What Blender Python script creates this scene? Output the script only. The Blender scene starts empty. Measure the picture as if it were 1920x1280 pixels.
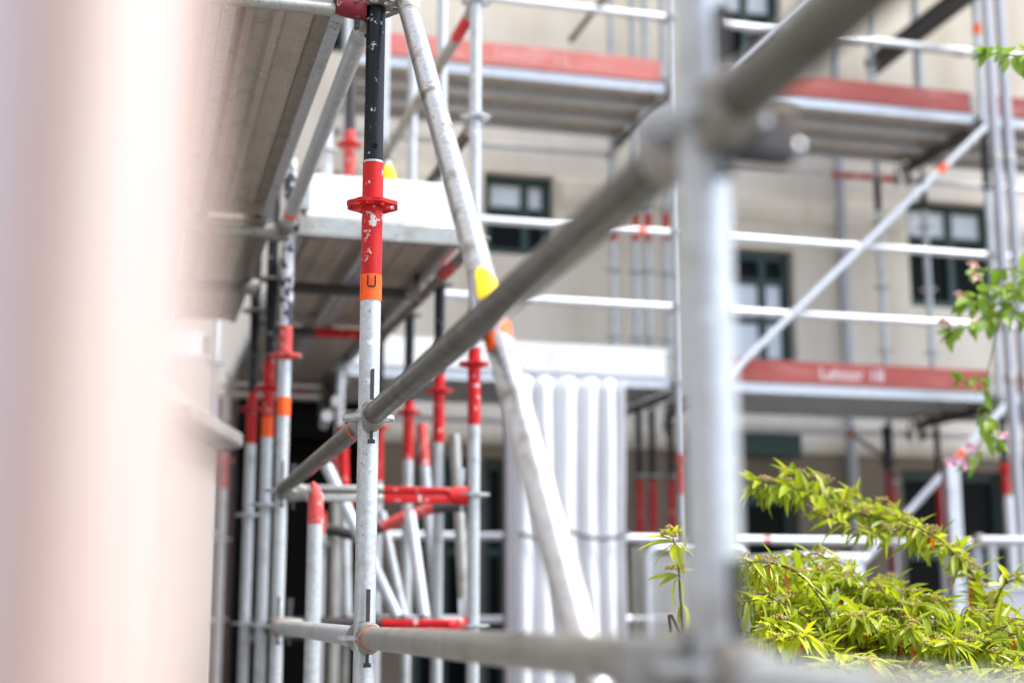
import bpy, bmesh, math, random
from mathutils import Vector, Matrix
random.seed(7)
scene = bpy.context.scene
COL = scene.collection

# ------------------------------------------------------------------ camera
F = 1920 * 50 / 36.0
PITCH, YAW = math.radians(10.6), math.radians(15)
CAM = Vector((0, 0, 1.65))
RT = Vector((math.cos(YAW), -math.sin(YAW), 0))
FW = Vector((math.cos(PITCH) * math.sin(YAW), math.cos(PITCH) * math.cos(YAW), math.sin(PITCH)))
UP = RT.cross(FW)
cd = bpy.data.cameras.new('camera'); cam = bpy.data.objects.new('camera', cd); COL.objects.link(cam)
cam.matrix_world = Matrix(((RT.x, UP.x, -FW.x, CAM.x), (RT.y, UP.y, -FW.y, CAM.y), (RT.z, UP.z, -FW.z, CAM.z), (0, 0, 0, 1)))
cd.lens = 50; cd.sensor_width = 36; cd.clip_start = 0.02; cd.clip_end = 2000
cd.dof.use_dof = True; cd.dof.focus_distance = 3.3; cd.dof.aperture_fstop = 1.6; cd.dof.aperture_blades = 0
scene.camera = cam

# ------------------------------------------------------------------ light
SUN_EL, SUN_AZ = math.radians(58), math.radians(112)      # azimuth clockwise from +Y
w = bpy.data.worlds.new('World'); scene.world = w; w.use_nodes = True
nt = w.node_tree; nt.nodes.clear()
sky = nt.nodes.new('ShaderNodeTexSky'); sky.sky_type = 'NISHITA'; sky.sun_disc = False
sky.sun_elevation = SUN_EL; sky.sun_rotation = SUN_AZ
sky.air_density = 1.0; sky.dust_density = 2.5; sky.ozone_density = 1.0
bg = nt.nodes.new('ShaderNodeBackground'); bg.inputs[1].default_value = 0.11
wo = nt.nodes.new('ShaderNodeOutputWorld')
nt.links.new(sky.outputs[0], bg.inputs[0]); nt.links.new(bg.outputs[0], wo.inputs[0])
sd = bpy.data.lights.new('sun', 'SUN'); sd.energy = 1.5; sd.angle = math.radians(20); sd.color = (1, 0.985, 0.965)
sun = bpy.data.objects.new('sun', sd); COL.objects.link(sun)
sdir = Vector((math.sin(SUN_AZ) * math.cos(SUN_EL), math.cos(SUN_AZ) * math.cos(SUN_EL), math.sin(SUN_EL)))
sun.rotation_euler = (-sdir).to_track_quat('-Z', 'Y').to_euler()
vs = scene.view_settings
vs.view_transform = 'Standard'; vs.look = 'None'; vs.gamma = 1; vs.use_curve_mapping = False
vs.exposure = 2.0

# ------------------------------------------------------------------ pixel -> point on a known plane
def ray(x, y): return FW + RT * ((x - 960) / F) + UP * ((640 - y) / F)
def at(x, y, d): return CAM + ray(x, y) * d
def onX(x, y, X): d = ray(x, y); return CAM + d * ((X - CAM.x) / d.x)
def onY(x, y, Y): d = ray(x, y); return CAM + d * ((Y - CAM.y) / d.y)
def onZ(x, y, Z): d = ray(x, y); return CAM + d * ((Z - CAM.z) / d.z)
def zat(P, y):                       # height on the vertical through P seen at image row y
    lo, hi = -20.0, 40.0
    for _ in range(50):
        m = (lo + hi) / 2; q = Vector((P[0], P[1], m)) - CAM
        yy = 640 - F * q.dot(UP) / q.dot(FW)
        if yy > y: lo = m
        else: hi = m
    return lo

# ------------------------------------------------------------------ materials
MATS = {}
def newmat(name):
    m = bpy.data.materials.new(name); m.use_nodes = True; MATS[name] = m
    n = m.node_tree.nodes; b = n['Principled BSDF']
    return m, n, m.node_tree.links, b
def noise(n, l, scale, detail=4, rough=0.6, vec=None, stretch=None):
    t = n.new('ShaderNodeTexNoise'); t.inputs['Scale'].default_value = scale
    t.inputs['Detail'].default_value = detail; t.inputs['Roughness'].default_value = rough
    tc = n.new('ShaderNodeTexCoord'); out = tc.outputs['Object']
    if stretch:
        mp = n.new('ShaderNodeMapping'); mp.inputs['Scale'].default_value = stretch
        l.new(out, mp.inputs[0]); out = mp.outputs[0]
    l.new(out, t.inputs['Vector'])
    return t
def ramp(n, l, src, stops):
    r = n.new('ShaderNodeValToRGB'); e = r.color_ramp.elements
    while len(e) < len(stops): e.new(0.5)
    for i, (p, c) in enumerate(stops):
        e[i].position = p; e[i].color = (c[0], c[1], c[2], 1) if hasattr(c, '__len__') else (c, c, c, 1)
    l.new(src, r.inputs[0]); return r
def mixc(n, l, fac, a, b):
    m = n.new('ShaderNodeMix'); m.data_type = 'RGBA'
    if isinstance(fac, float): m.inputs[0].default_value = fac
    else: l.new(fac, m.inputs[0])
    for k, v in ((6, a), (7, b)):
        if isinstance(v, tuple): m.inputs[k].default_value = (*v, 1)
        else: l.new(v, m.inputs[k])
    return m.outputs[2]
def bump(n, l, b, src, strength, dist=0.002):
    bp = n.new('ShaderNodeBump'); bp.inputs['Strength'].default_value = strength; bp.inputs['Distance'].default_value = dist
    l.new(src, bp.inputs['Height']); l.new(bp.outputs[0], b.inputs['Normal'])
def metal(name, c0, c1, grime, metallic, r0=0.35, r1=0.55, gpos=(0.56, 0.72)):
    m, n, l, b = newmat(name)
    a = noise(n, l, 90, 5); r = ramp(n, l, a.outputs[0], [(0.3, c0), (0.7, c1)])
    g = noise(n, l, 11, 6, 0.7); gf = ramp(n, l, g.outputs[0], [(gpos[0], 0.0), (gpos[1], 1.0)])
    k = noise(n, l, 75, 3, 0.5); kf = ramp(n, l, k.outputs[0], [(0.665, 0.0), (0.71, 0.7)])
    k2 = noise(n, l, 38, 2, 0.5); kf2 = ramp(n, l, k2.outputs[0], [(0.68, 0.0), (0.71, 0.8)])
    c_ = mixc(n, l, gf.outputs[0], r.outputs[0], grime); c_ = mixc(n, l, kf.outputs[0], c_, tuple(v * 0.55 for v in grime)); c_ = mixc(n, l, kf2.outputs[0], c_, tuple(min(0.85, v * 1.35) for v in c1))
    l.new(c_, b.inputs['Base Color'])
    rr = ramp(n, l, g.outputs[0], [(0.3, r0), (0.75, r1)]); l.new(rr.outputs[0], b.inputs['Roughness'])
    b.inputs['Metallic'].default_value = metallic
    s = noise(n, l, 260, 3); bump(n, l, b, s.outputs[0], 0.18, 0.001)
    return m
def paint(name, c, c2, chip, rough=0.4, chips=(0.63, 0.655), scale=26, metallic=0.0, spec=0.28):
    m, n, l, b = newmat(name)
    a = noise(n, l, 14, 5); base = mixc(n, l, a.outputs[0], c, c2)
    k = noise(n, l, scale, 6, 0.65); kf = ramp(n, l, k.outputs[0], [(chips[0], 0.0), (chips[1], 1.0)])
    l.new(mixc(n, l, kf.outputs[0], base, chip), b.inputs['Base Color'])
    rr = ramp(n, l, k.outputs[0], [(0.3, rough), (0.8, min(1, rough + 0.3))]); l.new(rr.outputs[0], b.inputs['Roughness'])
    b.inputs['Metallic'].default_value = metallic
    b.inputs['Specular IOR Level'].default_value = spec
    inv = n.new('ShaderNodeMath'); inv.operation = 'SUBTRACT'; inv.inputs[0].default_value = 1; l.new(kf.outputs[0], inv.inputs[1])
    bump(n, l, b, inv.outputs[0], 0.35, 0.001)
    return m
metal('galv', (0.43, 0.46, 0.475), (0.58, 0.61, 0.625), (0.34, 0.33, 0.30), 0.5, gpos=(0.53, 0.7))
metal('galv_old', (0.34, 0.335, 0.30), (0.46, 0.455, 0.42), (0.24, 0.22, 0.17), 0.75, gpos=(0.5, 0.7))
metal('galv_bright', (0.42, 0.42, 0.42), (0.62, 0.62, 0.62), (0.20, 0.165, 0.11), 0.85, 0.25, 0.5, gpos=(0.52, 0.66))
metal('ledger_dirty_shaded', (0.11, 0.107, 0.088), (0.165, 0.16, 0.137), (0.08, 0.072, 0.052), 0.75, 0.30, 0.48, gpos=(0.5, 0.7))  # dirt plus the shade of ledgers seen from below, in one dark colour
metal('cast', (0.20, 0.19, 0.17), (0.36, 0.34, 0.31), (0.10, 0.08, 0.06), 0.5, 0.4, 0.65)
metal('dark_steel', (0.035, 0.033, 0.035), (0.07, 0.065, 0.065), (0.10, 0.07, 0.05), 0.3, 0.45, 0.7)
metal('deck_steel', (0.42, 0.37, 0.31), (0.50, 0.45, 0.39), (0.30, 0.26, 0.19), 0.2, 0.45, 0.65, gpos=(0.5, 0.75))
metal('alu', (0.58, 0.60, 0.62), (0.70, 0.72, 0.74), (0.44, 0.44, 0.44), 0.4, 0.35, 0.5)
paint('red', (0.58, 0.010, 0.009), (0.42, 0.008, 0.010), (0.62, 0.58, 0.56), 0.33, (0.62, 0.64), 30)
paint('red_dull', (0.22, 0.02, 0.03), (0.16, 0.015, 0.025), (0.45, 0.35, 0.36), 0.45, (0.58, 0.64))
paint('red_faded', (0.62, 0.10, 0.09), (0.50, 0.05, 0.05), (0.62, 0.52, 0.50), 0.5, (0.55, 0.66))
paint('orange', (0.95, 0.13, 0.015), (0.90, 0.10, 0.015), (0.9, 0.35, 0.2), 0.45, (0.68, 0.75))
paint('black', (0.004, 0.004, 0.005), (0.008, 0.008, 0.011), (0.50, 0.50, 0.52), 0.24, (0.625, 0.64), 42)
paint('black_worn', (0.03, 0.035, 0.045), (0.05, 0.055, 0.07), (0.62, 0.62, 0.64), 0.35, (0.47, 0.52), 16)
paint('yellow', (0.95, 0.70, 0.01), (0.90, 0.62, 0.01), (0.9, 0.8, 0.4), 0.4, (0.7, 0.76))
paint('white_board', (0.80, 0.80, 0.79), (0.72, 0.72, 0.71), (0.52, 0.50, 0.46), 0.5, (0.56, 0.74), 5)
paint('white_paint', (0.80, 0.74, 0.74), (0.75, 0.70, 0.70), (0.5, 0.2, 0.18), 0.6, (0.6, 0.66), 30)
paint('pale_paint', (0.74, 0.42, 0.39), (0.72, 0.36, 0.33), (0.62, 0.2, 0.18), 0.6, (0.52, 0.6), 30)
paint('ink', (0.01, 0.01, 0.01), (0.015, 0.01, 0.01), (0.01, 0.01, 0.01), 0.5)
def board(name, c1, c2, c3):
    m, n, l, b = newmat(name)
    a = noise(n, l, 3.0, 6, 0.65, stretch=(1, 1, 9)); r = ramp(n, l, a.outputs[0], [(0.3, c1), (0.52, c2), (0.72, c3)])
    l.new(r.outputs[0], b.inputs['Base Color']); b.inputs['Roughness'].default_value = 0.7
    g = noise(n, l, 40, 4, stretch=(0.1, 1, 6)); bump(n, l, b, g.outputs[0], 0.4, 0.002); return m
board('red_board', (0.40, 0.085, 0.065), (0.33, 0.06, 0.048), (0.50, 0.19, 0.16))
board('red_board_pale', (0.60, 0.20, 0.165), (0.54, 0.15, 0.125), (0.66, 0.36, 0.32))
def plaster(name, c1, c2, c3, scale=1.2, stretch=(1, 1, 0.5), bs=0.35):
    m, n, l, b = newmat(name)
    a = noise(n, l, scale, 6, 0.6, stretch=stretch); r = ramp(n, l, a.outputs[0], [(0.3, c1), (0.5, c2), (0.7, c3)])
    l.new(r.outputs[0], b.inputs['Base Color']); b.inputs['Roughness'].default_value = 0.9
    g = noise(n, l, 120, 4); bump(n, l, b, g.outputs[0], bs, 0.003); return m
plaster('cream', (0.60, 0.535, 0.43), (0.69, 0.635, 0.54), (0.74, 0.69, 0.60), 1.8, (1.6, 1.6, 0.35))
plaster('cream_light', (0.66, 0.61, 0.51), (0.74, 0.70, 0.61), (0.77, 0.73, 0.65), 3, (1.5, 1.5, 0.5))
plaster('taupe_deck_shade', (0.16, 0.125, 0.09), (0.20, 0.16, 0.12), (0.24, 0.20, 0.15))  # ground floor brown, darkened to hold part of the decks' shadow
plaster('beige_pier', (0.22, 0.19, 0.165), (0.255, 0.225, 0.20), (0.28, 0.25, 0.235))
plaster('stone_cap', (0.15, 0.14, 0.135), (0.19, 0.178, 0.17), (0.22, 0.21, 0.20), 8)
plaster('paving', (0.13, 0.125, 0.115), (0.16, 0.153, 0.142), (0.20, 0.19, 0.178), 2.0, (1, 1, 1))
plaster('render_grey', (0.34, 0.33, 0.32), (0.40, 0.39, 0.38), (0.46, 0.45, 0.44), 3)
def streaky():
    m, n, l, b = newmat('streaked_paint')
    a = noise(n, l, 1.0, 2, 0.5, stretch=(24, 24, 0.9))
    r = ramp(n, l, a.outputs[0], [(0.30, (0.26, 0.08, 0.07)), (0.39, (0.43, 0.28, 0.22)), (0.47, (0.55, 0.48, 0.44)), (0.56, (0.42, 0.26, 0.20)), (0.66, (0.48, 0.45, 0.49))])
    l.new(r.outputs[0], b.inputs['Base Color']); b.inputs['Roughness'].default_value = 0.7
streaky()
def plain(name, c, rough=0.5, metallic=0.0, trans=0.0, spec=0.5):
    m, n, l, b = newmat(name); a = noise(n, l, 7, 4)
    l.new(mixc(n, l, a.outputs[0], tuple(v * 0.9 for v in c), tuple(min(1, v * 1.1) for v in c)), b.inputs['Base Color'])
    b.inputs['Roughness'].default_value = rough; b.inputs['Metallic'].default_value = metallic
    b.inputs['Specular IOR Level'].default_value = spec; return m
plain('green_frame', (0.020, 0.048, 0.045), 0.45)
plain('dark_glass', (0.004, 0.0045, 0.005), 0.3, spec=0.08)
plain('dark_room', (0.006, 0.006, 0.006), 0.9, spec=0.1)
plain('curtain', (0.78, 0.85, 0.95), 0.3)
plain('pipe_grey', (0.40, 0.41, 0.44), 0.5, 0.2)
plain('lilac_grey', (0.24, 0.225, 0.235), 0.6, 0.1)
plain('rope', (0.13, 0.145, 0.155), 0.8)
plain('plastic_white', (0.86, 0.86, 0.86), 0.4)
plain('crate_grey', (0.66, 0.70, 0.76), 0.45)
plain('bark', (0.11, 0.065, 0.04), 0.8)
plain('bark_red', (0.17, 0.09, 0.06), 0.7)
plain('bud', (0.40, 0.30, 0.10), 0.8)
plain('petal', (0.80, 0.42, 0.52), 0.7)
plain('petal_faded', (0.62, 0.36, 0.30), 0.8)
plain('perforated', (0.40, 0.395, 0.375), 0.6, 0.2)
plain('tarpaulin', (0.74, 0.74, 0.75), 0.5)
def leafmat(name, cols, tr, rough=0.35):
    m, n, l, b = newmat(name)
    g = n.new('ShaderNodeNewGeometry'); r = ramp(n, l, g.outputs['Random Per Island'], cols)
    oi = n.new('ShaderNodeObjectInfo'); r2 = ramp(n, l, oi.outputs['Random'], [(0.0, cols[0][1]), (1.0, cols[-1][1])])
    c = mixc(n, l, 0.5, r.outputs[0], r2.outputs[0])
    l.new(c, b.inputs['Base Color']); b.inputs['Roughness'].default_value = rough
    t = n.new('ShaderNodeBsdfTranslucent'); l.new(c, t.inputs[0])
    mx = n.new('ShaderNodeMixShader'); mx.inputs[0].default_value = tr
    out = n['Material Output']; l.new(b.outputs[0], mx.inputs[1]); l.new(t.outputs[0], mx.inputs[2]); l.new(mx.outputs[0], out.inputs[0])
leafmat('leaf', [(0.0, (0.13, 0.22, 0.010)), (0.35, (0.46, 0.54, 0.012)), (1.0, (0.72, 0.73, 0.03))], 0.5, 0.4)
leafmat('leaf_orange', [(0.0, (0.70, 0.12, 0.012)), (1.0, (0.80, 0.26, 0.02))], 0.45)
leafmat('leaf_soft', [(0.0, (0.12, 0.26, 0.02)), (0.5, (0.22, 0.38, 0.03)), (1.0, (0.34, 0.46, 0.05))], 0.4, 0.5)

# ------------------------------------------------------------------ mesh helpers
class MB:
    def __init__(s): s.v = []; s.f = []
    def add(s, v, f):
        o = len(s.v); s.v += [tuple(p) for p in v]; s.f += [[i + o for i in q] for q in f]; return s
    def box(s, a, b):
        x0, y0, z0 = a; x1, y1, z1 = b
        return s.add([(x0,y0,z0),(x1,y0,z0),(x1,y1,z0),(x0,y1,z0),(x0,y0,z1),(x1,y0,z1),(x1,y1,z1),(x0,y1,z1)],
                     [(3,2,1,0),(4,5,6,7),(0,1,5,4),(1,2,6,5),(2,3,7,6),(3,0,4,7)])
    def obox(s, c, ax, ay, az):            # oriented box: centre and three half-axis vectors
        c = Vector(c); P = []
        for k in (-1, 1):
            for (i, j) in ((-1,-1),(1,-1),(1,1),(-1,1)): P.append(c + ax * i + ay * j + az * k)
        return s.add(P, [(3,2,1,0),(4,5,6,7),(0,1,5,4),(1,2,6,5),(2,3,7,6),(3,0,4,7)])
    def tube(s, p, q, r, r2=None, n=24, cap=True):
        p, q = Vector(p), Vector(q); d = (q - p).normalized(); a = d.orthogonal().normalized(); b = d.cross(a)
        r2 = r if r2 is None else r2; V = []
        for c, rr in ((p, r), (q, r2)):
            for i in range(n):
                t = 2 * math.pi * i / n; V.append(c + (a * math.cos(t) + b * math.sin(t)) * rr)
        Fs = [(i, (i + 1) % n, n + (i + 1) % n, n + i) for i in range(n)]
        if cap: Fs += [tuple(range(n))[::-1], tuple(range(n, 2 * n))]
        return s.add(V, Fs)
    def path(s, pts, rs, n=8):
        pts = [Vector(p) for p in pts]; V = []; m = len(pts)
        a = None
        for i, p in enumerate(pts):
            d = (pts[min(i + 1, m - 1)] - pts[max(i - 1, 0)]).normalized()
            a = d.orthogonal().normalized() if a is None else (a - d * a.dot(d)).normalized()
            b = d.cross(a); rr = rs[i] if hasattr(rs, '__len__') else rs
            for k in range(n):
                t = 2 * math.pi * k / n; V.append(p + (a * math.cos(t) + b * math.sin(t)) * rr)
        Fs = [(i * n + k, i * n + (k + 1) % n, (i + 1) * n + (k + 1) % n, (i + 1) * n + k) for i in range(m - 1) for k in range(n)]
        Fs += [tuple(range(n))[::-1], tuple(range((m - 1) * n, m * n))]
        return s.add(V, Fs)
    def extrude(s, prof, org, ax, ay, al, length):    # closed profile in (ax, ay), swept along al
        org = Vector(org); n = len(prof)
        V = [org + ax * x + ay * y for x, y in prof] + [org + ax * x + ay * y + al * length for x, y in prof]
        return s.add(V, [(i, (i + 1) % n, n + (i + 1) % n, n + i) for i in range(n)] + [tuple(range(n))[::-1], tuple(range(n, 2 * n))])
    def sphere(s, c, r, n=8, m=5, squash=1.0):
        c = Vector(c); V = [c + Vector((0, 0, r * squash))]
        for j in range(1, m):
            ph = math.pi * j / m
            for i in range(n):
                t = 2 * math.pi * i / n; V.append(c + Vector((math.sin(ph) * math.cos(t) * r, math.sin(ph) * math.sin(t) * r, math.cos(ph) * r * squash)))
        V.append(c - Vector((0, 0, r * squash))); L = len(V) - 1
        Fs = [(0, 1 + i, 1 + (i + 1) % n) for i in range(n)]
        for j in range(m - 2):
            for i in range(n): Fs.append((1 + j * n + i, 1 + (j + 1) * n + i, 1 + (j + 1) * n + (i + 1) % n, 1 + j * n + (i + 1) % n))
        Fs += [(L, 1 + (m - 2) * n + (i + 1) % n, 1 + (m - 2) * n + i) for i in range(n)]
        return s.add(V, Fs)
    def mesh(s, name, mat, smooth=True, fix=True):
        me = bpy.data.meshes.new(name); me.from_pydata(s.v, [], s.f); me.materials.append(MATS[mat])
        if fix:
            bm = bmesh.new(); bm.from_mesh(me); bmesh.ops.recalc_face_normals(bm, faces=bm.faces); bm.to_mesh(me); bm.free()
        if smooth:
            me.polygons.foreach_set('use_smooth', [True] * len(me.polygons)); me.set_sharp_from_angle(angle=math.radians(38))
        me.update(); return me
    def build(s, name, mat, parent=None, smooth=True, bevel=0.0, fix=True):
        o = bpy.data.objects.new(name, s.mesh(name, mat, smooth, fix)); COL.objects.link(o)
        if parent is not None: setparent(o, parent)
        if bevel:
            md = o.modifiers.new('bevel', 'BEVEL'); md.width = bevel; md.segments = 2; md.limit_method = 'ANGLE'
        return o
LOC = {}
def setparent(o, p):
    o.parent = p
    o.matrix_parent_inverse = Matrix.Translation(-LOC[p.name]) if p.name in LOC else Matrix.Identity(4)
def tag(o, label, cat, group=None, kind=None):
    o['label'] = label; o['category'] = cat
    if group: o['group'] = group
    if kind: o['kind'] = kind
    return o
def thing(name, label, cat, loc, group=None):
    o = bpy.data.objects.new(name, None); COL.objects.link(o); o.location = loc; o.empty_display_size = 0.1
    LOC[o.name] = Vector(loc); return tag(o, label, cat, group)
def part(o, mesh, name, loc, rot=None):
    c = bpy.data.objects.new(name, mesh); COL.objects.link(c); c.location = loc
    if rot is not None: c.rotation_euler = rot
    setparent(c, o); return c
def struct(name, mb, mat, smooth=False):
    o = mb.build(name, mat, None, smooth); o['kind'] = 'structure'; return o

R = 0.02415                                    # scaffold tube radius
XA = Vector((1, 0, 0)); YA = Vector((0, 1, 0)); ZA = Vector((0, 0, 1))

# rosette disc: hub ring, eight spokes, scalloped outer ring
def rosette_mesh(mat):
    m = MB(); t = 0.0045
    def annulus(r0, r1, n, sc=0.0):
        V = []
        for z in (-t, t):
            for rr, s_ in ((r0, 0), (r1, sc)):
                for i in range(n):
                    a = 2 * math.pi * i / n; q = rr - s_ * (0.5 - 0.5 * math.cos(8 * a)); V.append((q * math.cos(a), q * math.sin(a), z))
        Fs = []
        for i in range(n):
            j = (i + 1) % n
            Fs += [(i, n + i, n + j, j), (2*n+i, 2*n+j, 3*n+j, 3*n+i), (n+i, 3*n+i, 3*n+j, n+j), (i, j, 2*n+j, 2*n+i)]
        m.add(V, Fs)
    annulus(R - 0.002, 0.033, 32); annulus(0.0525, 0.0625, 64, 0.005)
    for k in range(8):
        a = math.pi * (k + 0.0) / 4; d = Vector((math.cos(a), math.sin(a), 0)); e = Vector((-d.y, d.x, 0))
        m.obox(d * 0.0435, d * 0.0125, e * (0.0045 if k % 2 else 0.007), ZA * (t - 0.0004))
    return m.mesh('rosette', mat)
ROS = {k: rosette_mesh(k) for k in ('galv', 'red', 'red_faded', 'black', 'cast', 'galv_old')}

def post(label, x, y, z0, segs, ros=(), group='scaffold posts', name='scaffold_post', bands=(), pins=(), r=R):
    """segs: (ztop, material, part name, radius offset) stacked upwards from z0"""
    t = thing(name, label, 'scaffold post', (x, y, z0), group)
    z = z0
    for (zt, mat, pn, dr) in segs:
        m = MB().tube((x, y, z), (x, y, zt), r + dr); m.build(pn, mat, t); z = zt
    for (zr, mat) in ros: part(t, ROS[mat], 'rosette', (x, y, zr), (0, 0, 0.2))
    for (za, zb, mat) in bands: MB().tube((x, y, za), (x, y, zb), r + 0.0012).build('marking_band', mat, t)
    return t

def ledger_head(t, P, d, mat='cast', wedge='dark_steel'):
    """cast wedge head at post axis P for a tube leaving in direction d (unit, horizontal)"""
    P = Vector(P); d = Vector(d).normalized(); s = ZA.cross(d).normalized(); m = MB()
    secs = [(R + 0.001, 0.019, 0.036), (0.045, 0.021, 0.037), (0.066, 0.026, 0.033), (0.098, 0.0285, 0.0285)]
    n = 16; V = []
    for (q, wx, hz) in secs:
        for i in range(n):
            a = 2 * math.pi * i / n; ca, sa = math.cos(a), math.sin(a); e = 0.62 if q < 0.09 else 1.0
            V.append(P + d * q + s * (math.copysign(abs(ca) ** e, ca) * wx) + ZA * (math.copysign(abs(sa) ** e, sa) * hz))
    k = len(secs); Fs = [(j*n+i, j*n+(i+1)%n, (j+1)*n+(i+1)%n, (j+1)*n+i) for j in range(k-1) for i in range(n)]
    Fs += [tuple(range(n))[::-1], tuple(range((k-1)*n, k*n))]
    h = m.add(V, Fs).build('wedge_head', mat, t)
    wd = MB(); c = P + d * 0.046
    wd.add([c + d*0.012 + s*0.003 + ZA*0.105, c - d*0.012 + s*0.003 + ZA*0.105, c - d*0.006 + s*0.003 - ZA*0.062, c + d*0.005 + s*0.003 - ZA*0.062,
            c + d*0.012 - s*0.003 + ZA*0.105, c - d*0.012 - s*0.003 + ZA*0.105, c - d*0.006 - s*0.003 - ZA*0.062, c + d*0.005 - s*0.003 - ZA*0.062],
           [(0,1,2,3),(7,6,5,4),(0,4,5,1),(1,5,6,2),(2,6,7,3),(3,7,4,0)])
    wd.build('wedge', wedge, h, smooth=False)
    rv = MB().tube(c - s * 0.008 - ZA * 0.058, c + s * 0.008 - ZA * 0.058, 0.005, n=10); rv.build('wedge_rivet', wedge, h)
    return h

def ledger(label, P, Q, mat='galv_old', bands=(), group='horizontal ledgers', heads=True, name='ledger', inset=0.095, hm='cast', sleeves=()):
    P, Q = Vector(P), Vector(Q); d = (Q - P).normalized()
    t = thing(name, label, 'scaffold tube', P, group)
    MB().tube(P + d * inset, Q - d * inset, R).build('tube', mat, t)
    if heads:
        ledger_head(t, P, d, hm); ledger_head(t, Q, -d, hm)
    for (a, b, bm_) in bands: MB().tube(P + d * a, P + d * b, R + 0.0011).build('marking_band', bm_, t)
    for (a, b, bm_) in sleeves: MB().tube(P + d * a, P + d * b, R + 0.0014).build('painted_end', bm_, t)
    return t

def rail(label, P, Q, mat='alu', bands=(), ends=(), group='facade guard rails', r=R, name='guard_rail'):
    P, Q = Vector(P), Vector(Q); d = (Q - P).normalized(); L = (Q - P).length
    t = thing(name, label, 'guard rail', P, group)
    MB().tube(P + d * 0.05, Q - d * 0.05, r, n=16).build('tube', mat, t)
    for c, s in ((P, 1), (Q, -1)):
        m = MB(); m.obox(c + d * s * 0.045, d * 0.022, ZA * 0.034, ZA.cross(d) * 0.016); m.build('wedge_head', 'cast', t, bevel=0.004)
    for (a, b, bm_) in bands: MB().tube(P + d * L * a, P + d * L * b, r + 0.002, n=16).build('marking_band', bm_, t)
    return t

def brace(label, P, Q, mat='galv', bands=(), group='diagonal braces', off=Vector((0, 0, 0)), seg=32):
    P, Q = Vector(P), Vector(Q); p, q = P + off, Q + off; d = (q - p).normalized()
    t = thing('diagonal_brace', label, 'scaffold brace', Q if Q.z < P.z else P, group)
    MB().tube(p, q, R, n=seg).build('tube', mat, t)
    for e, s, a in ((p, 1, P), (q, -1, Q)):
        h = off.normalized() if off.length > 0 else ZA.cross(d).normalized()
        m = MB().tube(e - h * (R + 0.012), e + h * (R + 0.006), 0.017, n=16); hd = m.build('pivot_head', 'cast', t)
        if off.length > 0:
            f = MB(); f.obox(a + off * 0.42, off * 0.5, ZA * 0.03, d.cross(off).normalized() * 0.012); f.build('head_plate', 'cast', hd, bevel=0.003)
    for (a, b, bm_) in bands: MB().tube(p + (q - p) * a, p + (q - p) * b, R + 0.0012, n=seg).build('marking_band', bm_, t)
    return t

# steel deck plank: folded sheet, ribs under, end hooks
PLW = 0.30
def plank(label, A, along, side, L, mat='deck_steel', group='steel deck planks', edge='alu', w=PLW, dots=False):
    """A = lower corner (underside of the edge channel), along/side unit vectors"""
    A = Vector(A); t = thing('deck_plank', label, 'deck plank', A, group); H = 0.067
    prof = [(0.003, 0.010), (0.030, 0.010), (0.030, 0.013), (0.006, 0.013)]
    # sheet: polyline then offset back
    top = [(0.004, H - 0.004)]
    k = 3
    for i in range(k):
        c = w * (i + 1) / (k + 1)
        top += [(c - 0.022, H - 0.004), (c - 0.010, H - 0.020), (c + 0.010, H - 0.020), (c + 0.022, H - 0.004)]
    top += [(w - 0.004, H - 0.004)]
    prof = top + [(x, y + 0.003) for x, y in reversed(top)]
    MB().extrude(prof, A, side, ZA, along, L).build('sheet', mat, t, smooth=False)
    for sgn, x0 in ((1, 0.0), (-1, w)):
        pr = [(0, 0), (0.034, 0), (0.034, 0.004), (0.004, 0.004), (0.004, H + 0.0005), (0, H + 0.0005)]
        pr = [(x0 + sgn * x, y) for x, y in pr]
        e = MB().extrude(pr, A, side, ZA, along, L).build('edge_channel', edge, t, smooth=False)
        if dots and sgn == -1:
            dm = MB()
            for i in range(int(L / 0.035)):
                c = A + side * (w - 0.012) + along * (0.03 + i * 0.035) - ZA * 0.0012
                dm.tube(c, c + ZA * 0.003, 0.0035, n=8)
            dm.build('embossed_dots', 'galv_bright', e)['kind'] = 'stuff'
    for q in (0.0, L):
        sq = 1 if q == 0 else -1
        MB().obox(A + along * (q + sq * 0.004) + side * w / 2 + ZA * 0.036, along * 0.002, side * (w / 2 - 0.005), ZA * 0.028).build('end_plate', mat, t, smooth=False)
        for x in (0.05, w - 0.05):
            c = A + along * q + side * x; s = 1 if q > 0 else -1
            m = MB(); m.obox(c + along * s * 0.018 + ZA * 0.034, along * 0.022, side * 0.022, ZA * 0.018); m.build('end_hook', 'dark_steel', t, bevel=0.003)
    return t

def toe_board(label, P, Q, h, mat, thick=0.03, group='toe boards', cat='toe board'):
    P, Q = Vector(P), Vector(Q); d = (Q - P).normalized(); L = (Q - P).length; n = ZA.cross(d)
    t = thing('toe_board', label, cat, P, group)
    m = MB(); m.obox((P + Q) / 2 + ZA * h / 2, d * (L / 2 - 0.03), n * thick / 2, ZA * h / 2); m.build('board', mat, t, bevel=0.004)
    for e, s in ((P, 1), (Q, -1)):
        m = MB(); m.obox(e + d * s * 0.02 + ZA * h * 0.5, d * 0.022, n * (thick / 2 + 0.004), ZA * (h * 0.35)); m.build('end_fitting', 'galv_old', t, bevel=0.002)
    return t

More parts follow.
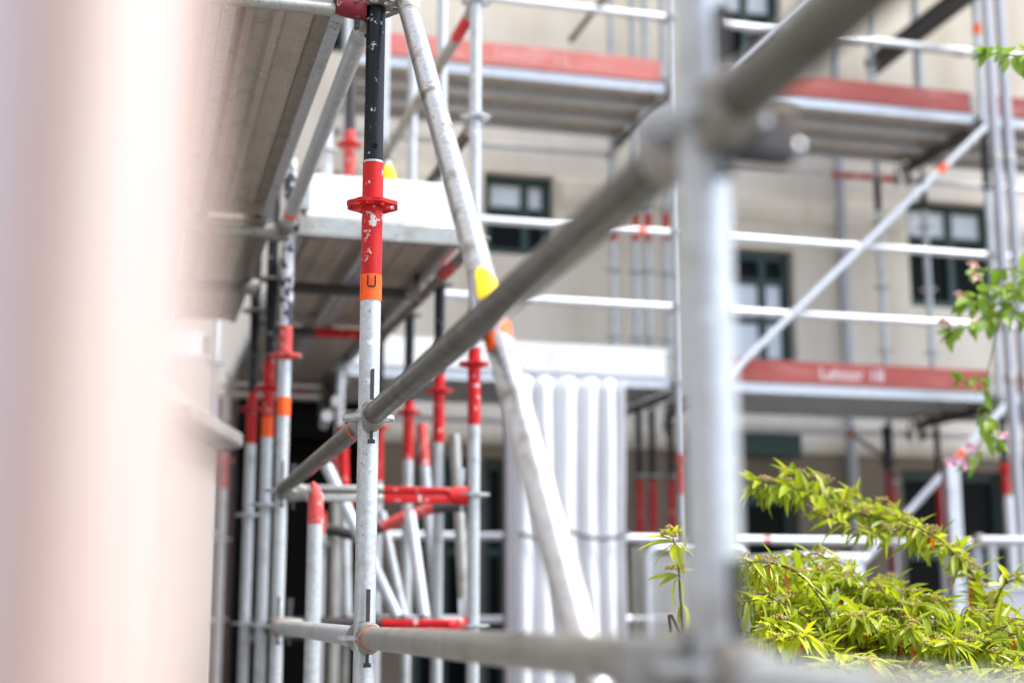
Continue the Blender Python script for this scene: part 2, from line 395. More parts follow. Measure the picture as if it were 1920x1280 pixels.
def text_part(t, body, size, org, ax, up, mat, name='stencilled_lettering', ext=0.0006):
    cu = bpy.data.curves.new('txt', 'FONT'); cu.body = body; cu.size = size; cu.extrude = ext
    o = bpy.data.objects.new('txt', cu); COL.objects.link(o)
    dg = bpy.context.evaluated_depsgraph_get(); me = bpy.data.meshes.new_from_object(o.evaluated_get(dg))
    bpy.data.objects.remove(o); me.materials.clear(); me.materials.append(MATS[mat])
    ax = Vector(ax).normalized(); up = Vector(up).normalized(); n = ax.cross(up)
    M = Matrix(((ax.x, up.x, n.x, org[0]), (ax.y, up.y, n.y, org[1]), (ax.z, up.z, n.z, org[2]), (0, 0, 0, 1))); me.transform(M)
    c = bpy.data.objects.new(name, me); COL.objects.link(c); setparent(c, t); return c

# ------------------------------------------------------------------ ground
m = MB(); m.add([(-400, -400, 0), (400, -400, 0), (400, 400, 0), (-400, 400, 0)], [(0, 1, 2, 3)]); struct('ground', m, 'paving')

# ------------------------------------------------------------------ building behind the facade scaffold
YW = 9.95
bld = thing('apartment_building', 'cream plastered building with dark green windows behind the scaffold', 'building', (3, YW, 0))
def wr(x0, y0, x1, y1):
    a = onY((x0 + x1) / 2, (y0 + y1) / 2, YW)
    A = onY(x0, (y0 + y1) / 2, YW); B = onY(x1, (y0 + y1) / 2, YW); T = onY((x0 + x1) / 2, y0, YW); Bo = onY((x0 + x1) / 2, y1, YW)
    return (A.x, B.x, Bo.z, T.z)
ZG = zat((4.2, YW), 845)             # top of the ground floor
def wall_with_holes(name, mat, X0, X1, Z0, Z1, holes, depth=0.22, y=YW):
    xs = sorted({X0, X1, *[h[0] for h in holes], *[h[1] for h in holes]}); zs = sorted({Z0, Z1, *[h[2] for h in holes], *[h[3] for h in holes]})
    m = MB()
    for i in range(len(xs) - 1):
        for j in range(len(zs) - 1):
            cx, cz = (xs[i] + xs[i+1]) / 2, (zs[j] + zs[j+1]) / 2
            if any(h[0] < cx < h[1] and h[2] < cz < h[3] for h in holes): continue
            m.add([(xs[i], y, zs[j]), (xs[i+1], y, zs[j]), (xs[i+1], y, zs[j+1]), (xs[i], y, zs[j+1])], [(0, 1, 2, 3)])
    for (a, b, c, d) in holes:
        m.add([(a,y,c),(b,y,c),(b,y,d),(a,y,d),(a,y+depth,c),(b,y+depth,c),(b,y+depth,d),(a,y+depth,d)], [(0,1,5,4),(1,2,6,5),(2,3,7,6),(3,0,4,7)])
    return m.build(name, mat, bld, smooth=False, fix=False)
H_up = [wr(908, 325, 1040, 478), wr(1318, 465, 1492, 682), wr(1704, 378, 1868, 578), wr(1330, -90, 1466, 128), wr(600, -60, 700, 100), wr(560, 320, 660, 480)]
H_lo = [wr(905, 838, 962, 1330), wr(1700, 838, 1900, 1330), wr(1300, 925, 1505, 1330), wr(395, 800, 700, 1340), wr(775, 850, 900, 1340)]
H_up = [(a, b, max(c, ZG + 0.12), d) for a, b, c, d in H_up]
H_lo = [(a, b, 0.05, min(d, ZG - 0.1)) for a, b, c, d in H_lo]
PS_ = H_lo[3]; H_lo[3] = (PS_[0], PS_[1], 0.0, ZG); ztop_ = onY(550, 742, YW).z; H_up.append((PS_[0], PS_[1], ZG, ztop_))
wall_with_holes('upper_wall', 'cream', -14, 24, ZG, 13, H_up)
wall_with_holes('ground_floor_wall', 'taupe_deck_shade', -14, 24, 0, ZG, H_lo)
def course(name, y0, y1, proud, mat):
    z1, z0 = zat((4.2, YW), y0), zat((4.2, YW), y1)
    cuts = sorted((h[0] - 0.04, h[1] + 0.04) for h in H_up + H_lo if h[2] < z1 and h[3] > z0); x = -14
    for a, b in cuts + [(24, 24)]:
        if a > x: MB().extrude([(0, z0), (-proud * 0.6, z0 + 0.02), (-proud, z0 + (z1 - z0) * 0.4), (-proud, z1 - 0.02), (0, z1)], (x, YW - 0.002, 0), YA, ZA, XA, a - x).build(name, mat, bld, smooth=False)
        x = max(x, b)
course('string_course', 360, 408, 0.05, 'cream_light')
course('string_course', 806, 846, 0.06, 'cream_light')
def window(h, rows, mull, panes, light_rows=(), fm='green_frame', fw=0.07):
    a, b, c, d = h; y = YW + 0.10
    m = MB(); m.box((a, y, c), (a + fw, y + 0.06, d)).box((b - fw, y, c), (b, y + 0.06, d)).box((a + fw, y, c), (b - fw, y + 0.06, c + fw)).box((a + fw, y, d - fw), (b - fw, y + 0.06, d))
    o = m.build('window', fm, bld, smooth=False)
    xs = [a + fw] + [a + (b - a) * q for q in mull] + [b - fw]; zs = [c + fw] + [c + (d - c) * q for q in rows] + [d - fw]
    for q in mull:
        x = a + (b - a) * q; MB().box((x - 0.028, y - 0.004, c + fw), (x + 0.028, y + 0.05, d - fw)).build('mullion', fm, o, smooth=False)
    for q in rows:
        z = c + (d - c) * q; MB().box((a + fw, y + 0.002, z - 0.025), (b - fw, y + 0.048, z + 0.025)).build('glazing_bar', fm, o, smooth=False)
    for i in range(len(xs) - 1):
        for j in range(len(zs) - 1):
            mat = 'curtain' if (i, j) in panes else 'dark_glass'
            MB().box((xs[i], y + 0.03, zs[j]), (xs[i+1], y + 0.036, zs[j+1])).build('pane', mat, o, smooth=False)
window(H_up[0], [0.58], [0.62], {(0, 1), (1, 1)})
window(H_up[1], [0.40, 0.74], [0.70], {(0, 0), (1, 0), (0, 1), (1, 1)})
window(H_up[2], [0.66], [0.55], {(0, 1), (1, 1)})
window(H_up[3], [0.5], [0.55], {(0, 1), (1, 1)})
window(H_up[4], [0.5], [0.5], {(0, 1)}); window(H_up[5], [0.5], [0.5], {(0, 1)})
MB().box((PS_[0] - 0.1, YW + 0.21, 0.0), (PS_[1] + 0.1, YW + 0.24, ztop_ + 0.1)).build('dark_passage_sheet', 'dark_room', bld, smooth=False)  # black sheet stands in for the unlit depth of the passage
for h in (H_lo[0], H_lo[1], H_lo[2], H_lo[4]):
    window(h, [0.75], [0.5] if h[1] - h[0] > 0.4 else [], set())
# dark green awning boxes over the ground floor openings
for (x0, x1, y0, y1) in ((1300, 1505, 806, 856),):
    A = onY(x0, y0, YW - 0.13); B = onY(x1, y1, YW - 0.13)
    MB().box((A.x, YW - 0.13, B.z), (B.x, YW - 0.003, A.z)).build('awning_box', 'green_frame', bld, smooth=False, bevel=0.01)
A = onY(1590, 700, YW - 0.07)
dp = MB().tube((A.x, YW - 0.07, 0), (A.x, YW - 0.07, 8), 0.042, n=20).build('downpipe', 'pipe_grey', bld)
for z in (1.5, 3.4, 5.0): MB().tube((A.x, YW - 0.07, z), (A.x, YW - 0.07, z + 0.04), 0.05, n=20).build('pipe_bracket', 'pipe_grey', dp)

lb_ = thing('light_blocking_building', 'unseen plastered building added to block light from the left, hidden by the pink pier', 'building', (-0.95, 4, 0))  # unseen building, added to keep light off from the left
MB().box((-7, -3.0, 0), (-0.95, 9.0, 11)).build('wall', 'render_grey', lb_, smooth=False)
MB().box((-7.2, -3.2, 11), (-0.75, 9.2, 11.15)).build('roof_slab', 'render_grey', lb_, smooth=False)
# ------------------------------------------------------------------ facade scaffold (outer row Y = YF, inner row YF + 0.73)
YF = 8.5; YI = YF + 1.09
Z1, Z2 = 3.045, 5.06                         # undersides of the two deck levels
bays = [(-0.74, 0.45, 'far left'), (1.20, 3.40, 'middle'), (3.69, 5.76, 'right'), (5.76, 7.83, 'far right')]
def fpost(label, x, y, black=(2.75, 3.05), red=(2.3, 2.75), top=7.2, ring='galv', light='galv', redmat='red'):
    segs = [(red[0], light, 'galvanised_tube', 0), (red[1], redmat, 'red_sleeve', 0.0008)]
    if black: segs.append((black[1], 'black', 'black_tube', -0.001))
    segs.append((top, light, 'upper_tube', 0))
    return post(label, x, y, 0.0, segs, [(z, 'red' if red[0] < z < red[1] else ring) for z in (1.08, 1.58, 2.08, 2.58, 3.08 + 0.0, 3.58, 4.08, 4.58, 5.58, 6.08)], 'facade scaffold posts')
names_o = {-0.74: 'leftmost outer facade post, mostly hidden by the near pink pier', 0.45: 'pale upright in the far left facade bay beside the pink pier', 1.20: 'outer facade post hidden behind the main black and red post',
           3.40: 'thin outer facade post just left of the large blurred foreground post', 3.69: 'outer facade post hidden behind the large blurred foreground post',
           5.76: 'outer facade post beside the twin hoist rails with orange band near its top', 7.83: 'outer facade post beyond the right edge of the picture'}
for x, lb in names_o.items():
    p = fpost(lb, x, YF, black=(2.62, 2.95) if x > 5 else None, red=(2.36, 2.62))
    if x == 5.76:
        MB().tube((x, YF, zat((x, YF), 66)), (x, YF, zat((x, YF), 46)), R + 0.002).build('marking_band', 'orange', p)
        MB().tube((x, YF, 4.55), (x, YF, 5.05), R + 0.0012).build('black_tube', 'black', p)
inner = [(1150, 480, 'inner facade post left of the group of four, seen above the white toe board'), (1192, 480, 'inner facade post with orange red top, second of the four above white toe board'),
         (1216, 480, 'inner facade post, third of the four above white toe board'), (1250, 480, 'inner facade post, rightmost of the four above white toe board')]
for i, (px, py, lb) in enumerate(inner):
    P = onY(px, py, YI + 0.02 * (i % 2))
    fpost(lb, P.x, P.y, red=(2.12, 2.55), black=(2.55, 3.05), top=7.2)
    MB().tube((P.x, P.y, zat(P, 452)), (P.x, P.y, zat(P, 400)), R + 0.002).build('red_marking', 'red', [o for o in bpy.data.objects if o.get('label') == lb][0])
for (px, lb) in ((1655, 'inner facade post left of the dark window, black under the upper deck'), (1742, 'inner facade post standing in front of the dark green window')):
    P = onY(px, 560, YI)
    fpost(lb, P.x, P.y, black=(2.55, 3.0), red=(2.1, 2.55))
    MB().tube((P.x, P.y, zat(P, 395)), (P.x, P.y, zat(P, 338)), R + 0.0015).build('black_tube', 'black', [o for o in bpy.data.objects if o.get('label') == lb][0])
P = onY(1785, 950, YF - 0.25)
t = thing('box_prop', 'pale grey square steel prop under the right hand red toe board', 'prop', (P.x, P.y, 0))
MB().box((P.x - 0.045, P.y - 0.045, 0.012), (P.x + 0.045, P.y + 0.045, zat(P, 866))).build('shaft', 'alu', t, bevel=0.006)
MB().box((P.x - 0.08, P.y - 0.08, 0), (P.x + 0.08, P.y + 0.08, 0.012)).build('base_plate', 'galv_old', t)
MB().box((P.x - 0.05, P.y - 0.05, zat(P, 866)), (P.x + 0.05, P.y + 0.05, zat(P, 866) + 0.01)).build('top_plate', 'galv_old', t)
MB().tube((P.x - 0.06, P.y - 0.02, 0.3), (P.x - 0.06, P.y - 0.02, zat(P, 868)), 0.009).build('red_rod', 'red_dull', t)

# decks, edge planks, toe boards, rails, braces bay by bay
for bi, (xa, xb, bn) in enumerate(bays):
    L = xb - xa
    for lv, Zd, ln in ((1, Z1, 'lower'), (2, Z2, 'upper')):
        if bi == 0:
            if lv == 1: toe_board('white toe board in the far left facade bay', (xa + 0.04, YF + 0.03, Zd + 0.069), (xb - 0.04, YF + 0.03, Zd + 0.069), 0.15, 'white_board', group='facade toe boards')
            continue
        for k in range(3):
            plank('steel deck plank, %s one, in the %s facade bay at the %s level' % (('outer', 'middle', 'inner')[k], bn, ln),
                  (xa + 0.04, YF + 0.035 + k * 0.335, Zd), XA, YA, L - 0.08, group='facade deck planks', w=0.325)
        zt = Zd + 0.069
        if lv == 1: mat, h = ('white_board', 0.185) if bi < 2 else ('red_board', 0.15)
        else: mat, h = ('red_board_pale' if bi < 2 else 'red_board', 0.15)
        cn = 'white' if mat == 'white_board' else ('pale red' if 'pale' in mat else 'dark red')
        tb = toe_board('%s toe board on the %s deck of the %s facade bay' % (cn, ln, bn), (xa + 0.04, YF + 0.03, zt), (xb - 0.04, YF + 0.03, zt), h, mat, group='facade toe boards')
        if (bi, lv) == (2, 1):
            A = onY(1537, 715, YF + 0.0135); [text_part(tb, w_, 0.115, (A.x + o_, YF + 0.0135, zt + 0.035), XA, ZA, 'white_paint') for w_, o_ in (('Lehner', 0), ('18', 0.365))]
        if (bi, lv) == (1, 2):
            A = onY(925, 140, YF + 0.0135); [text_part(tb, w_, 0.125, (A.x + o_, YF + 0.0135, zt + 0.032), XA, ZA, 'pale_paint') for w_, o_ in (('Lehner', 0), ('18', 0.40))]
        for xx, sn in ((xa, 'left'), (xb, 'right')):
            if lv == 2 and bi in (0,): continue
            ledger('transom across the %s end of the %s facade bay under the %s deck' % (sn, bn, ln), (xx + (0.028 if sn == 'left' else -0.028), YF + 0.0, Zd - 0.032), (xx + (0.028 if sn == 'left' else -0.028), YI, Zd - 0.032), 'dark_steel', group='facade transoms', name='transom')
        ledger('inner ledger beside the wall in the %s facade bay under the %s deck' % (bn, ln), (xa, YI + 0.03, Zd - 0.10), (xb, YI + 0.03, Zd - 0.10), 'alu', group='inner facade ledgers',
               bands=[(L * 0.70, L * 0.97, 'red_faded')] if (bi, lv) == (2, 2) else ())
    for zz, rn in ((Z1 + 0.53, 'middle'), (Z1 + 1.03, 'top'), (Z2 + 0.52, 'middle'), (Z2 + 1.03, 'top')):
        if bi == 0 and zz > Z2: continue
        ln = 'lower' if zz < Z2 else 'upper'
        bands = []
        if bi == 1 and zz == Z1 + 1.03: bands = [(0.88, 0.90, 'orange')]
        if bi == 2 and zz == Z1 + 0.53: bands = [(0.905, 0.92, 'orange')]
        rail('%s guard rail above the %s deck of the %s facade bay' % (rn, ln, bn), (xa, YF, zz), (xb, YF, zz), 'alu', bands)
    if bi == 0: continue
    rail('low rail under the lower deck of the %s facade bay' % bn, (xa, YF, 2.08), (xb, YF, 2.08), 'alu', [(0.13, 0.145, 'red')] if bi == 2 else [(0.5, 0.512, 'orange')] if bi == 1 else [])
    rail('bottom rail of the %s facade bay' % bn, (xa, YF, 1.58), (xb, YF, 1.58), 'alu')
for bi, (xa, xb, bn) in enumerate(bays):
    if bi in (2,):
        for z0, z1, ln, bd in ((Z1 + 0.06, Z2 - 0.04, 'between the two decks', [(0.795, 0.825, 'orange')]), (Z1 - 1.98, Z1 - 0.03, 'below the lower deck', [(0.80, 0.83, 'orange')]), (Z2 + 0.03, Z2 + 2.05, 'above the upper deck', [])):
            brace('long pale diagonal brace %s in the right facade bay' % ln, (xa, YF, z0), (xb, YF, z1), 'alu', bd, 'facade diagonal braces', off=Vector((0, -0.06, 0)), seg=16)
for bi, (xa, xb, bn) in enumerate(bays[1:]):
    for k in range(3):
        plank('steel deck plank, %s one, of the third level above the %s facade bay' % (('outer', 'middle', 'inner')[k], bn), (xa + 0.04, YF + 0.035 + k * 0.335, Z2 + 2.015), XA, YA, xb - xa - 0.08, group='facade deck planks', w=0.325)
# third level underside at the top right and dark cross beam
plank('dark steel deck plank at the top right corner', (5.8, YF - 0.31, 6.8), XA, YA, 2.0, 'dark_steel', 'facade deck planks', 'dark_steel')
A, B = onY(1800, 2, YF), onY(1660, 112, YI)
for k, (pa, pb, ya, yb, lb) in enumerate((((1800, 0), (1655, 112), YF, YI, 'dark cross beam under the third level at top right'), ((1128, 2), (1072, 74), YF + .2, YI, 'short dark strut above the middle pale red toe board'))):
    A, B = onY(*pa, ya), onY(*pb, yb); d = (B - A).normalized()
    t = thing('cross_beam', lb, 'scaffold beam', A, 'dark cross beams')
    if k == 0:
        s = d.cross(ZA).normalized(); n = s.cross(d)
        MB().obox((A + B) / 2, d * ((B - A).length / 2 + 0.2), s * 0.03, n * 0.07).build('web', 'dark_steel', t, bevel=0.004)
        MB().obox((A + B) / 2 + n * 0.075, d * ((B - A).length / 2 + 0.2), s * 0.045, n * 0.005).build('flange', 'dark_steel', t)
    else:
        MB().tube(A - d * 0.4, B, 0.02, n=12).build('tube', 'dark_steel', t); MB().sphere(B, 0.026, 10, 6).build('end_cap', 'dark_steel', t)
# guard posts of the upper inner row
for px, y0, lb in ((1634, 60, 'slender upright in front of the cream wall at upper right, left one'), (1722, 0, 'slender upright at upper right with ring, right one')):
    P = onY(px, 120, YI - 0.1)
    post(lb, P.x, P.y, Z2 + 0.07, [(7.6, 'galv', 'galvanised_tube', 0)], [(zat(P, 120 if px < 1700 else 52), 'cast')], 'facade scaffold posts')
A, B = onY(1398, 56, YI - 0.14), onY(1812, 100, YI - 0.14)
rail('weathered rail crossing the upper right bay in front of the cream wall', A, B, 'galv_old', [(0.93, 0.98, 'red_faded')])
# twin vertical rails of a hoist at the right
for px, lb in ((1868, 'left rail of the twin grey hoist rails at the right edge'), (1893, 'right rail of the twin grey hoist rails at the right edge')):
    P = onY(px, 300, YF - 0.45)
    t = thing('hoist_rail', lb, 'hoist rail', (P.x, P.y, 0), 'twin hoist rails')
    MB().box((P.x - 0.024, P.y - 0.03, 0), (P.x + 0.024, P.y + 0.03, 8)).build('rail', 'pipe_grey', t, bevel=0.006)
    for z in (1.6, 3.1, 4.6): MB().box((P.x - 0.028, P.y - 0.034, z), (P.x + 0.028, P.y + 0.034, z + 0.06)).build('joint_sleeve', 'galv_old', t, bevel=0.003)

# ------------------------------------------------------------------ near scaffold row
PM = Vector((0.518, 3.20, 0)); PF = Vector((0.503, 1.185, 0)); P2 = Vector((0.538, 5.30, 0)); PB = Vector((1.268, 5.30, 0))
ZL, ZM_, ZU, ZT = 1.585, 2.075, 2.578, 3.075
# main post
zr = zat(PM, 307); zo0, zo1 = zat(PM, 565), zat(PM, 517)
main = post('sharp black, red and galvanised scaffold post in focus with red rosette', PM.x, PM.y, 0, [(zo0, 'galv', 'galvanised_tube', 0), (zr, 'red', 'red_sleeve', 0.0004), (3.35, 'black', 'black_tube', -0.0012)],
            [(1.08, 'galv'), (ZL, 'galv'), (ZM_, 'galv'), (ZU, 'red'), (ZT, 'cast')], 'near scaffold posts', bands=[(zo0, zo1, 'orange')])
MB().tube((PM.x, PM.y, zr - 0.001), (PM.x, PM.y, zr + 0.004), R + 0.0009).build('sleeve_rim', 'galv_bright', main)
hd = (CAM - Vector((PM.x, PM.y, CAM.z))); hd.z = 0; hd.normalize()
hc = Vector((PM.x, PM.y, zat(PM, 279))) + Matrix.Rotation(0.15, 3, 'Z') @ hd * (R - 0.0005)
h2 = Matrix.Rotation(0.15, 3, 'Z') @ hd
MB().tube(hc - h2 * 0.012, hc + h2 * 0.0008, 0.0062, n=14).build('pin_hole', 'dark_room', main)
# printed U mark on the orange sticker, wrapped round the tube
def wrap(a, z): q = Matrix.Rotation(a, 3, 'Z') @ hd; return Vector((PM.x, PM.y, z)) + q * (R + 0.0016)
mk = MB(); s0 = zat(PM, 541); s1 = zat(PM, 520)
sh = -0.02
for (a0, z0, a1, z1) in ((-0.27, s0 + .003, -0.27, s1), (0.42, s0 + .003, 0.42, s1), (-0.18, s0, 0.34, s0), (-0.27, s0 + .003, -0.18, s0), (0.42, s0 + .003, 0.34, s0)):
    pts = [wrap(a0 + (a1 - a0) * i / 6 + sh, z0 + (z1 - z0) * i / 6) for i in range(7)]; mk.path(pts, 0.0017, 6)
for k in range(7):
    a = -0.95 + 0.02 * (k % 2); z = s0 - 0.014 + k * 0.0062
    mk.path([wrap(a - 0.09, z), wrap(a, z + 0.001), wrap(a + (0.10 if k % 3 else 0.02), z)], 0.0007, 5)
for k in range(4):
    z = s0 + 0.004 + k * 0.005; mk.path([wrap(0.0 - 0.12 + sh, z), wrap(0.06, z), wrap(0.2, z)], 0.00035, 4)
mk.build('printed_letter', 'ink', main)
# foreground post
fp = post('large blurred galvanised post close to the camera', PF.x, PF.y, 0, [(3.6, 'galv', 'galvanised_tube', 0)], [(1.10, 'galv'), (1.60, 'galv'), (2.092, 'galv'), (2.592, 'galv')], 'near scaffold posts')
# posts behind
z2 = lambda y: zat(P2, y)
post('scaffold post with peeling black and white top and pale pink rosette, left of centre', P2.x, P2.y, 0, [(z2(676), 'galv', 'galvanised_tube', 0), (z2(612), 'red_faded', 'red_sleeve', 0.0006), (3.35, 'black_worn', 'black_tube', 0)],
     [(1.08, 'galv'), (ZL, 'galv'), (ZM_, 'galv'), (2.58, 'red_faded'), (3.08, 'cast')], 'near scaffold posts', bands=[(z2(780), z2(745), 'orange')])
zb = lambda y: zat(PB, y)
post('scaffold post with long red sleeve, right end of the red transoms', PB.x, PB.y, 0, [(zb(797), 'galv', 'galvanised_tube', 0), (zb(652), 'red', 'red_sleeve', 0.0006), (6.2, 'galv', 'upper_tube', -0.0005)],
     [(1.08, 'galv'), (ZL, 'galv'), (ZM_, 'galv'), (2.58, 'red'), (3.08, 'cast'), (3.58, 'galv'), (4.08, 'galv')], 'near scaffold posts')
def zpost(px, py, lb, y_red, y_redtop, y_blacktop, redm='red', band=None, top=3.6, topmat='galv', Zr=2.58, ring='galv'):
    P = onZ(px, py, Zr); z = lambda y: zat(P, y)
    segs = [(z(y_red), 'galv', 'galvanised_tube', 0), (z(y_redtop), redm, 'red_sleeve', 0.0008), (z(y_blacktop), 'black', 'black_tube', -0.001)]
    if top > z(y_blacktop) + 0.05: segs.append((top, topmat, 'upper_tube', 0))
    return P, post(lb, P.x, P.y, 0, segs, [(1.08, ring), (1.58, ring), (2.08, ring), (2.58, redm), (3.06, 'cast')], 'rear scaffold posts', bands=[(z(b), z(a), 'orange') for a, b in ([band] if band else [])])
P3, _ = zpost(497, 946, 'red topped post with orange band, directly left of the peeling post', 790, 676, 560, band=(782, 820), Zr=2.08, top=3.5, topmat='black')
P4, _ = zpost(466, 965, 'dim post with dark red sleeve, second left of the peeling post', 832, 735, 600, Zr=2.08, top=3.4, topmat='black')
P5, _ = zpost(415, 1010, 'far post with pinkish red top beside the beige pier', 915, 845, 790, redm='red_faded', Zr=2.08, top=3.0, topmat='galv_old')
P6, _ = zpost(823, 733, 'post with black top and red sleeve, between the two red rosette posts', 830, 700, 470, top=6.0)
P7, _ = zpost(766, 772, 'post with red sleeve just right of the main post, orange mark at its top', 862, 752, 575, top=5.4)
# short post with pointed red top
PS = onZ(586, 1182, 1.58); zs = lambda y: zat(PS, y)
t = thing('short_post', 'short galvanised post ending in a chipped red pointed top', 'scaffold post', (PS.x, PS.y, 0), 'near scaffold posts')
MB().tube((PS.x, PS.y, 0), (PS.x, PS.y, zs(982)), R).build('galvanised_tube', 'galv', t)
MB().path([(PS.x, PS.y, zs(982)), (PS.x, PS.y, zs(930)), (PS.x - 0.004, PS.y, zs(916)), (PS.x - 0.012, PS.y, zs(903))], [R + .0008, R + .0008, 0.016, 0.005], 20).build('red_sleeve', 'red_faded', t)

# ledgers of the near row
dF = (PF - PM).normalized()
dmain = (PF - PM).length
ledger('dark grey ledger sloping across the middle from the main post to the foreground post', (PM.x, PM.y, ZM_), (PF.x, PF.y, 2.092), 'ledger_dirty_shaded', group='near ledgers')
ledger('near horizontal ledger along the bottom from main post to foreground post, orange mark', (PM.x, PM.y, ZL), (PF.x, PF.y, 1.60), 'galv_old', group='near ledgers', bands=[(0.115, 0.124, 'orange'), (0.03, 0.08, 'red_faded')])
PN = PF + dF * 2.07
ledger('huge blurred ledger running from the foreground post out of the top of the picture', (PF.x, PF.y, 2.092), (PN.x, PN.y, 2.105), 'ledger_dirty_shaded', group='near ledgers', heads=True)
ledger('blurred pale ledger at the bottom right corner in front of the bush', (PF.x, PF.y, 1.587), (PN.x, PN.y, 1.575), 'galv', group='near ledgers')
ledger('ledger with orange ring running back from the main post to the peeling post', (PM.x, PM.y, ZM_), (P2.x, P2.y, ZM_), 'ledger_dirty_shaded', group='near ledgers', bands=[(0.175, 0.186, 'orange')], sleeves=[(0.075, 0.102, 'red')])
ledger('low ledger running back from the main post to the peeling post', (PM.x, PM.y, ZL), (P2.x, P2.y, ZL), 'galv', group='near ledgers', sleeves=[(1.99, 2.05, 'red_faded')])
post('post behind the camera carrying the two foreground ledgers', PN.x, PN.y, 0, [(3.6, 'galv', 'galvanised_tube', 0)], [(1.575, 'galv'), (2.105, 'galv')], 'near scaffold posts')
# side ledger beside the deck, from main post top to peeling post
ledger('galvanised side ledger under the deck edge at upper left, orange band at its far end', (PM.x - 0.012, PM.y, ZT), (P2.x - 0.012, P2.y, ZT), 'galv', group='near ledgers', bands=[(1.86, 1.90, 'orange')])
# big brace from main post top to the foot of the foreground post
def brace_point(y): pass
bp, bq = Vector((PM.x - 0.003, PM.y, 3.12)), Vector((PF.x - 0.036, PF.y, 1.07))
bt = brace('bright scratched diagonal brace with yellow blob running down from the main post', bp, bq, 'galv_bright', [], 'near braces', off=Vector((0.07, 0, 0)))
# yellow paint blob on the brace: patch of the tube surface, slightly proud
p0, q0 = bp + Vector((0.07, 0, 0)), bq + Vector((0.07, 0, 0)); dd = (q0 - p0).normalized()
def brace_t(y):
    lo, hi = 0.0, 1.0
    for _ in range(40):
        mm = (lo + hi) / 2; q = p0 + (q0 - p0) * mm - CAM; yy = 640 - F * q.dot(UP) / q.dot(FW)
        lo, hi = (mm, hi) if yy < y else (lo, mm)
    return lo
def brace_patch(y0, y1, half, shift, mat, pn, power=0.5):
    ta, tb_ = brace_t(y0), brace_t(y1); cb = CAM - (p0 + (q0 - p0) * ta); cb = (cb - dd * cb.dot(dd)).normalized(); sb = dd.cross(cb)
    V = []; nU, nV = 14, 12
    for i in range(nU + 1):
        for j in range(nV + 1):
            u = i / nU * 2 - 1; a = (j / nV * 2 - 1) * half * max(0, 1 - u * u) ** power + shift + 0.12 * math.sin(5 * u)
            c = p0 + (q0 - p0) * (ta + (tb_ - ta) * (u + 1) / 2)
            V.append(c + (cb * math.cos(a) + sb * math.sin(a)) * (R + 0.0012))
    Fs = [(i*(nV+1)+j, i*(nV+1)+j+1, (i+1)*(nV+1)+j+1, (i+1)*(nV+1)+j) for i in range(nU) for j in range(nV)]
    MB().add(V, Fs).build(pn, mat, bt, fix=False)
brace_patch(522, 592, 0.8, -0.15, 'yellow', 'yellow_paint_mark')
brace_patch(628, 668, 0.55, 0.75, 'orange', 'orange_paint_mark', 0.25)
brace_patch(612, 652, 0.40, -0.75, 'orange', 'orange_paint_mark', 0.25)
# transom and joint at the top of the main post
A = Vector((PM.x, PM.y, ZT)); B = A + Vector((-1.05, 0, 0))
t = thing('transom', 'steel U transom at the top left carrying the deck ends', 'scaffold beam', A)
for dz, rr in ((0.024, 0.014), (-0.020, 0.016)):
    MB().tube(A + Vector((-0.10, 0, dz)), B + Vector((0.1, 0, dz)), rr, n=16).build('chord', 'galv_old', t)
MB().obox((A + B) / 2, XA * 0.42, YA * 0.004, ZA * 0.02).build('web', 'galv_old', t)
ledger_head(t, A, -XA, 'red_dull'); ledger_head(t, B, XA, 'cast')
post('inner post of the near row hidden behind the near pink pier', B.x, B.y, 0, [(3.4, 'galv', 'galvanised_tube', 0)], [(ZT, 'galv'), (1.58, 'galv')], 'near scaffold posts')
def stub_head(t, c, d, mat):
    s = ZA.cross(d); m = MB(); m.obox(c + d * 0.058, d * 0.034, s * 0.017, ZA * 0.030); return m.build('wedge_head', mat, t, bevel=0.008)
# foreground joint extra: made-up stub, its pale disc imitates a glint off a wedge tip
c = Vector((PF.x, PF.y, 2.092))
t = thing('transom', 'made-up blurred stub with a round pale disc for a glint at the foreground joint', 'scaffold beam', c)
stub_head(t, c, XA, 'dark_steel')
MB().tube(c + XA * 0.085 - YA * 0.0 - ZA * 0.012, c + XA * 0.098 - ZA * 0.012, 0.008, n=20).build('end_cap', 'alu', t)
t = thing('transom', 'dark wedge head at the lower foreground joint', 'scaffold beam', (PF.x, PF.y, 1.60))
stub_head(t, Vector((PF.x, PF.y, 1.597)), Vector((-0.95, 0.3, 0)).normalized(), 'cast')
MB().tube(Vector((PF.x, PF.y, 1.597)) + Vector((-0.95, 0.3, 0)).normalized() * 0.088, Vector((PF.x, PF.y, 1.597)) + Vector((-0.95, 0.3, 0)).normalized() * 0.096, 0.012).build('rivet', 'cast', t)

# overhead deck of the near row: planks along Y between main post and the peeling post
zd = ZT + 0.028
for k in range(3):
    x1 = PM.x - 0.055 - k * 0.3015
    plank('long steel deck plank overhead at upper left, %s' % ('nearest the side ledger', 'in the middle', 'beside the pink pier')[k], (x1 - 0.30, PM.y + 0.02, zd), YA, XA, 2.06, 'deck_steel', 'overhead deck planks', 'galv', dots=(k == 0))
A = Vector((P2.x, P2.y, ZT - 0.02)); t = ledger('far transom under the end of the overhead deck at left', A, A + Vector((-1.05, 0, 0)), 'galv_old', group='near transoms', name='transom')
post('inner post under the far end of the overhead deck, hidden by the pink pier', A.x - 1.05, A.y, 0, [(3.4, 'galv', 'galvanised_tube', 0)], [(ZT, 'galv')], 'near scaffold posts')
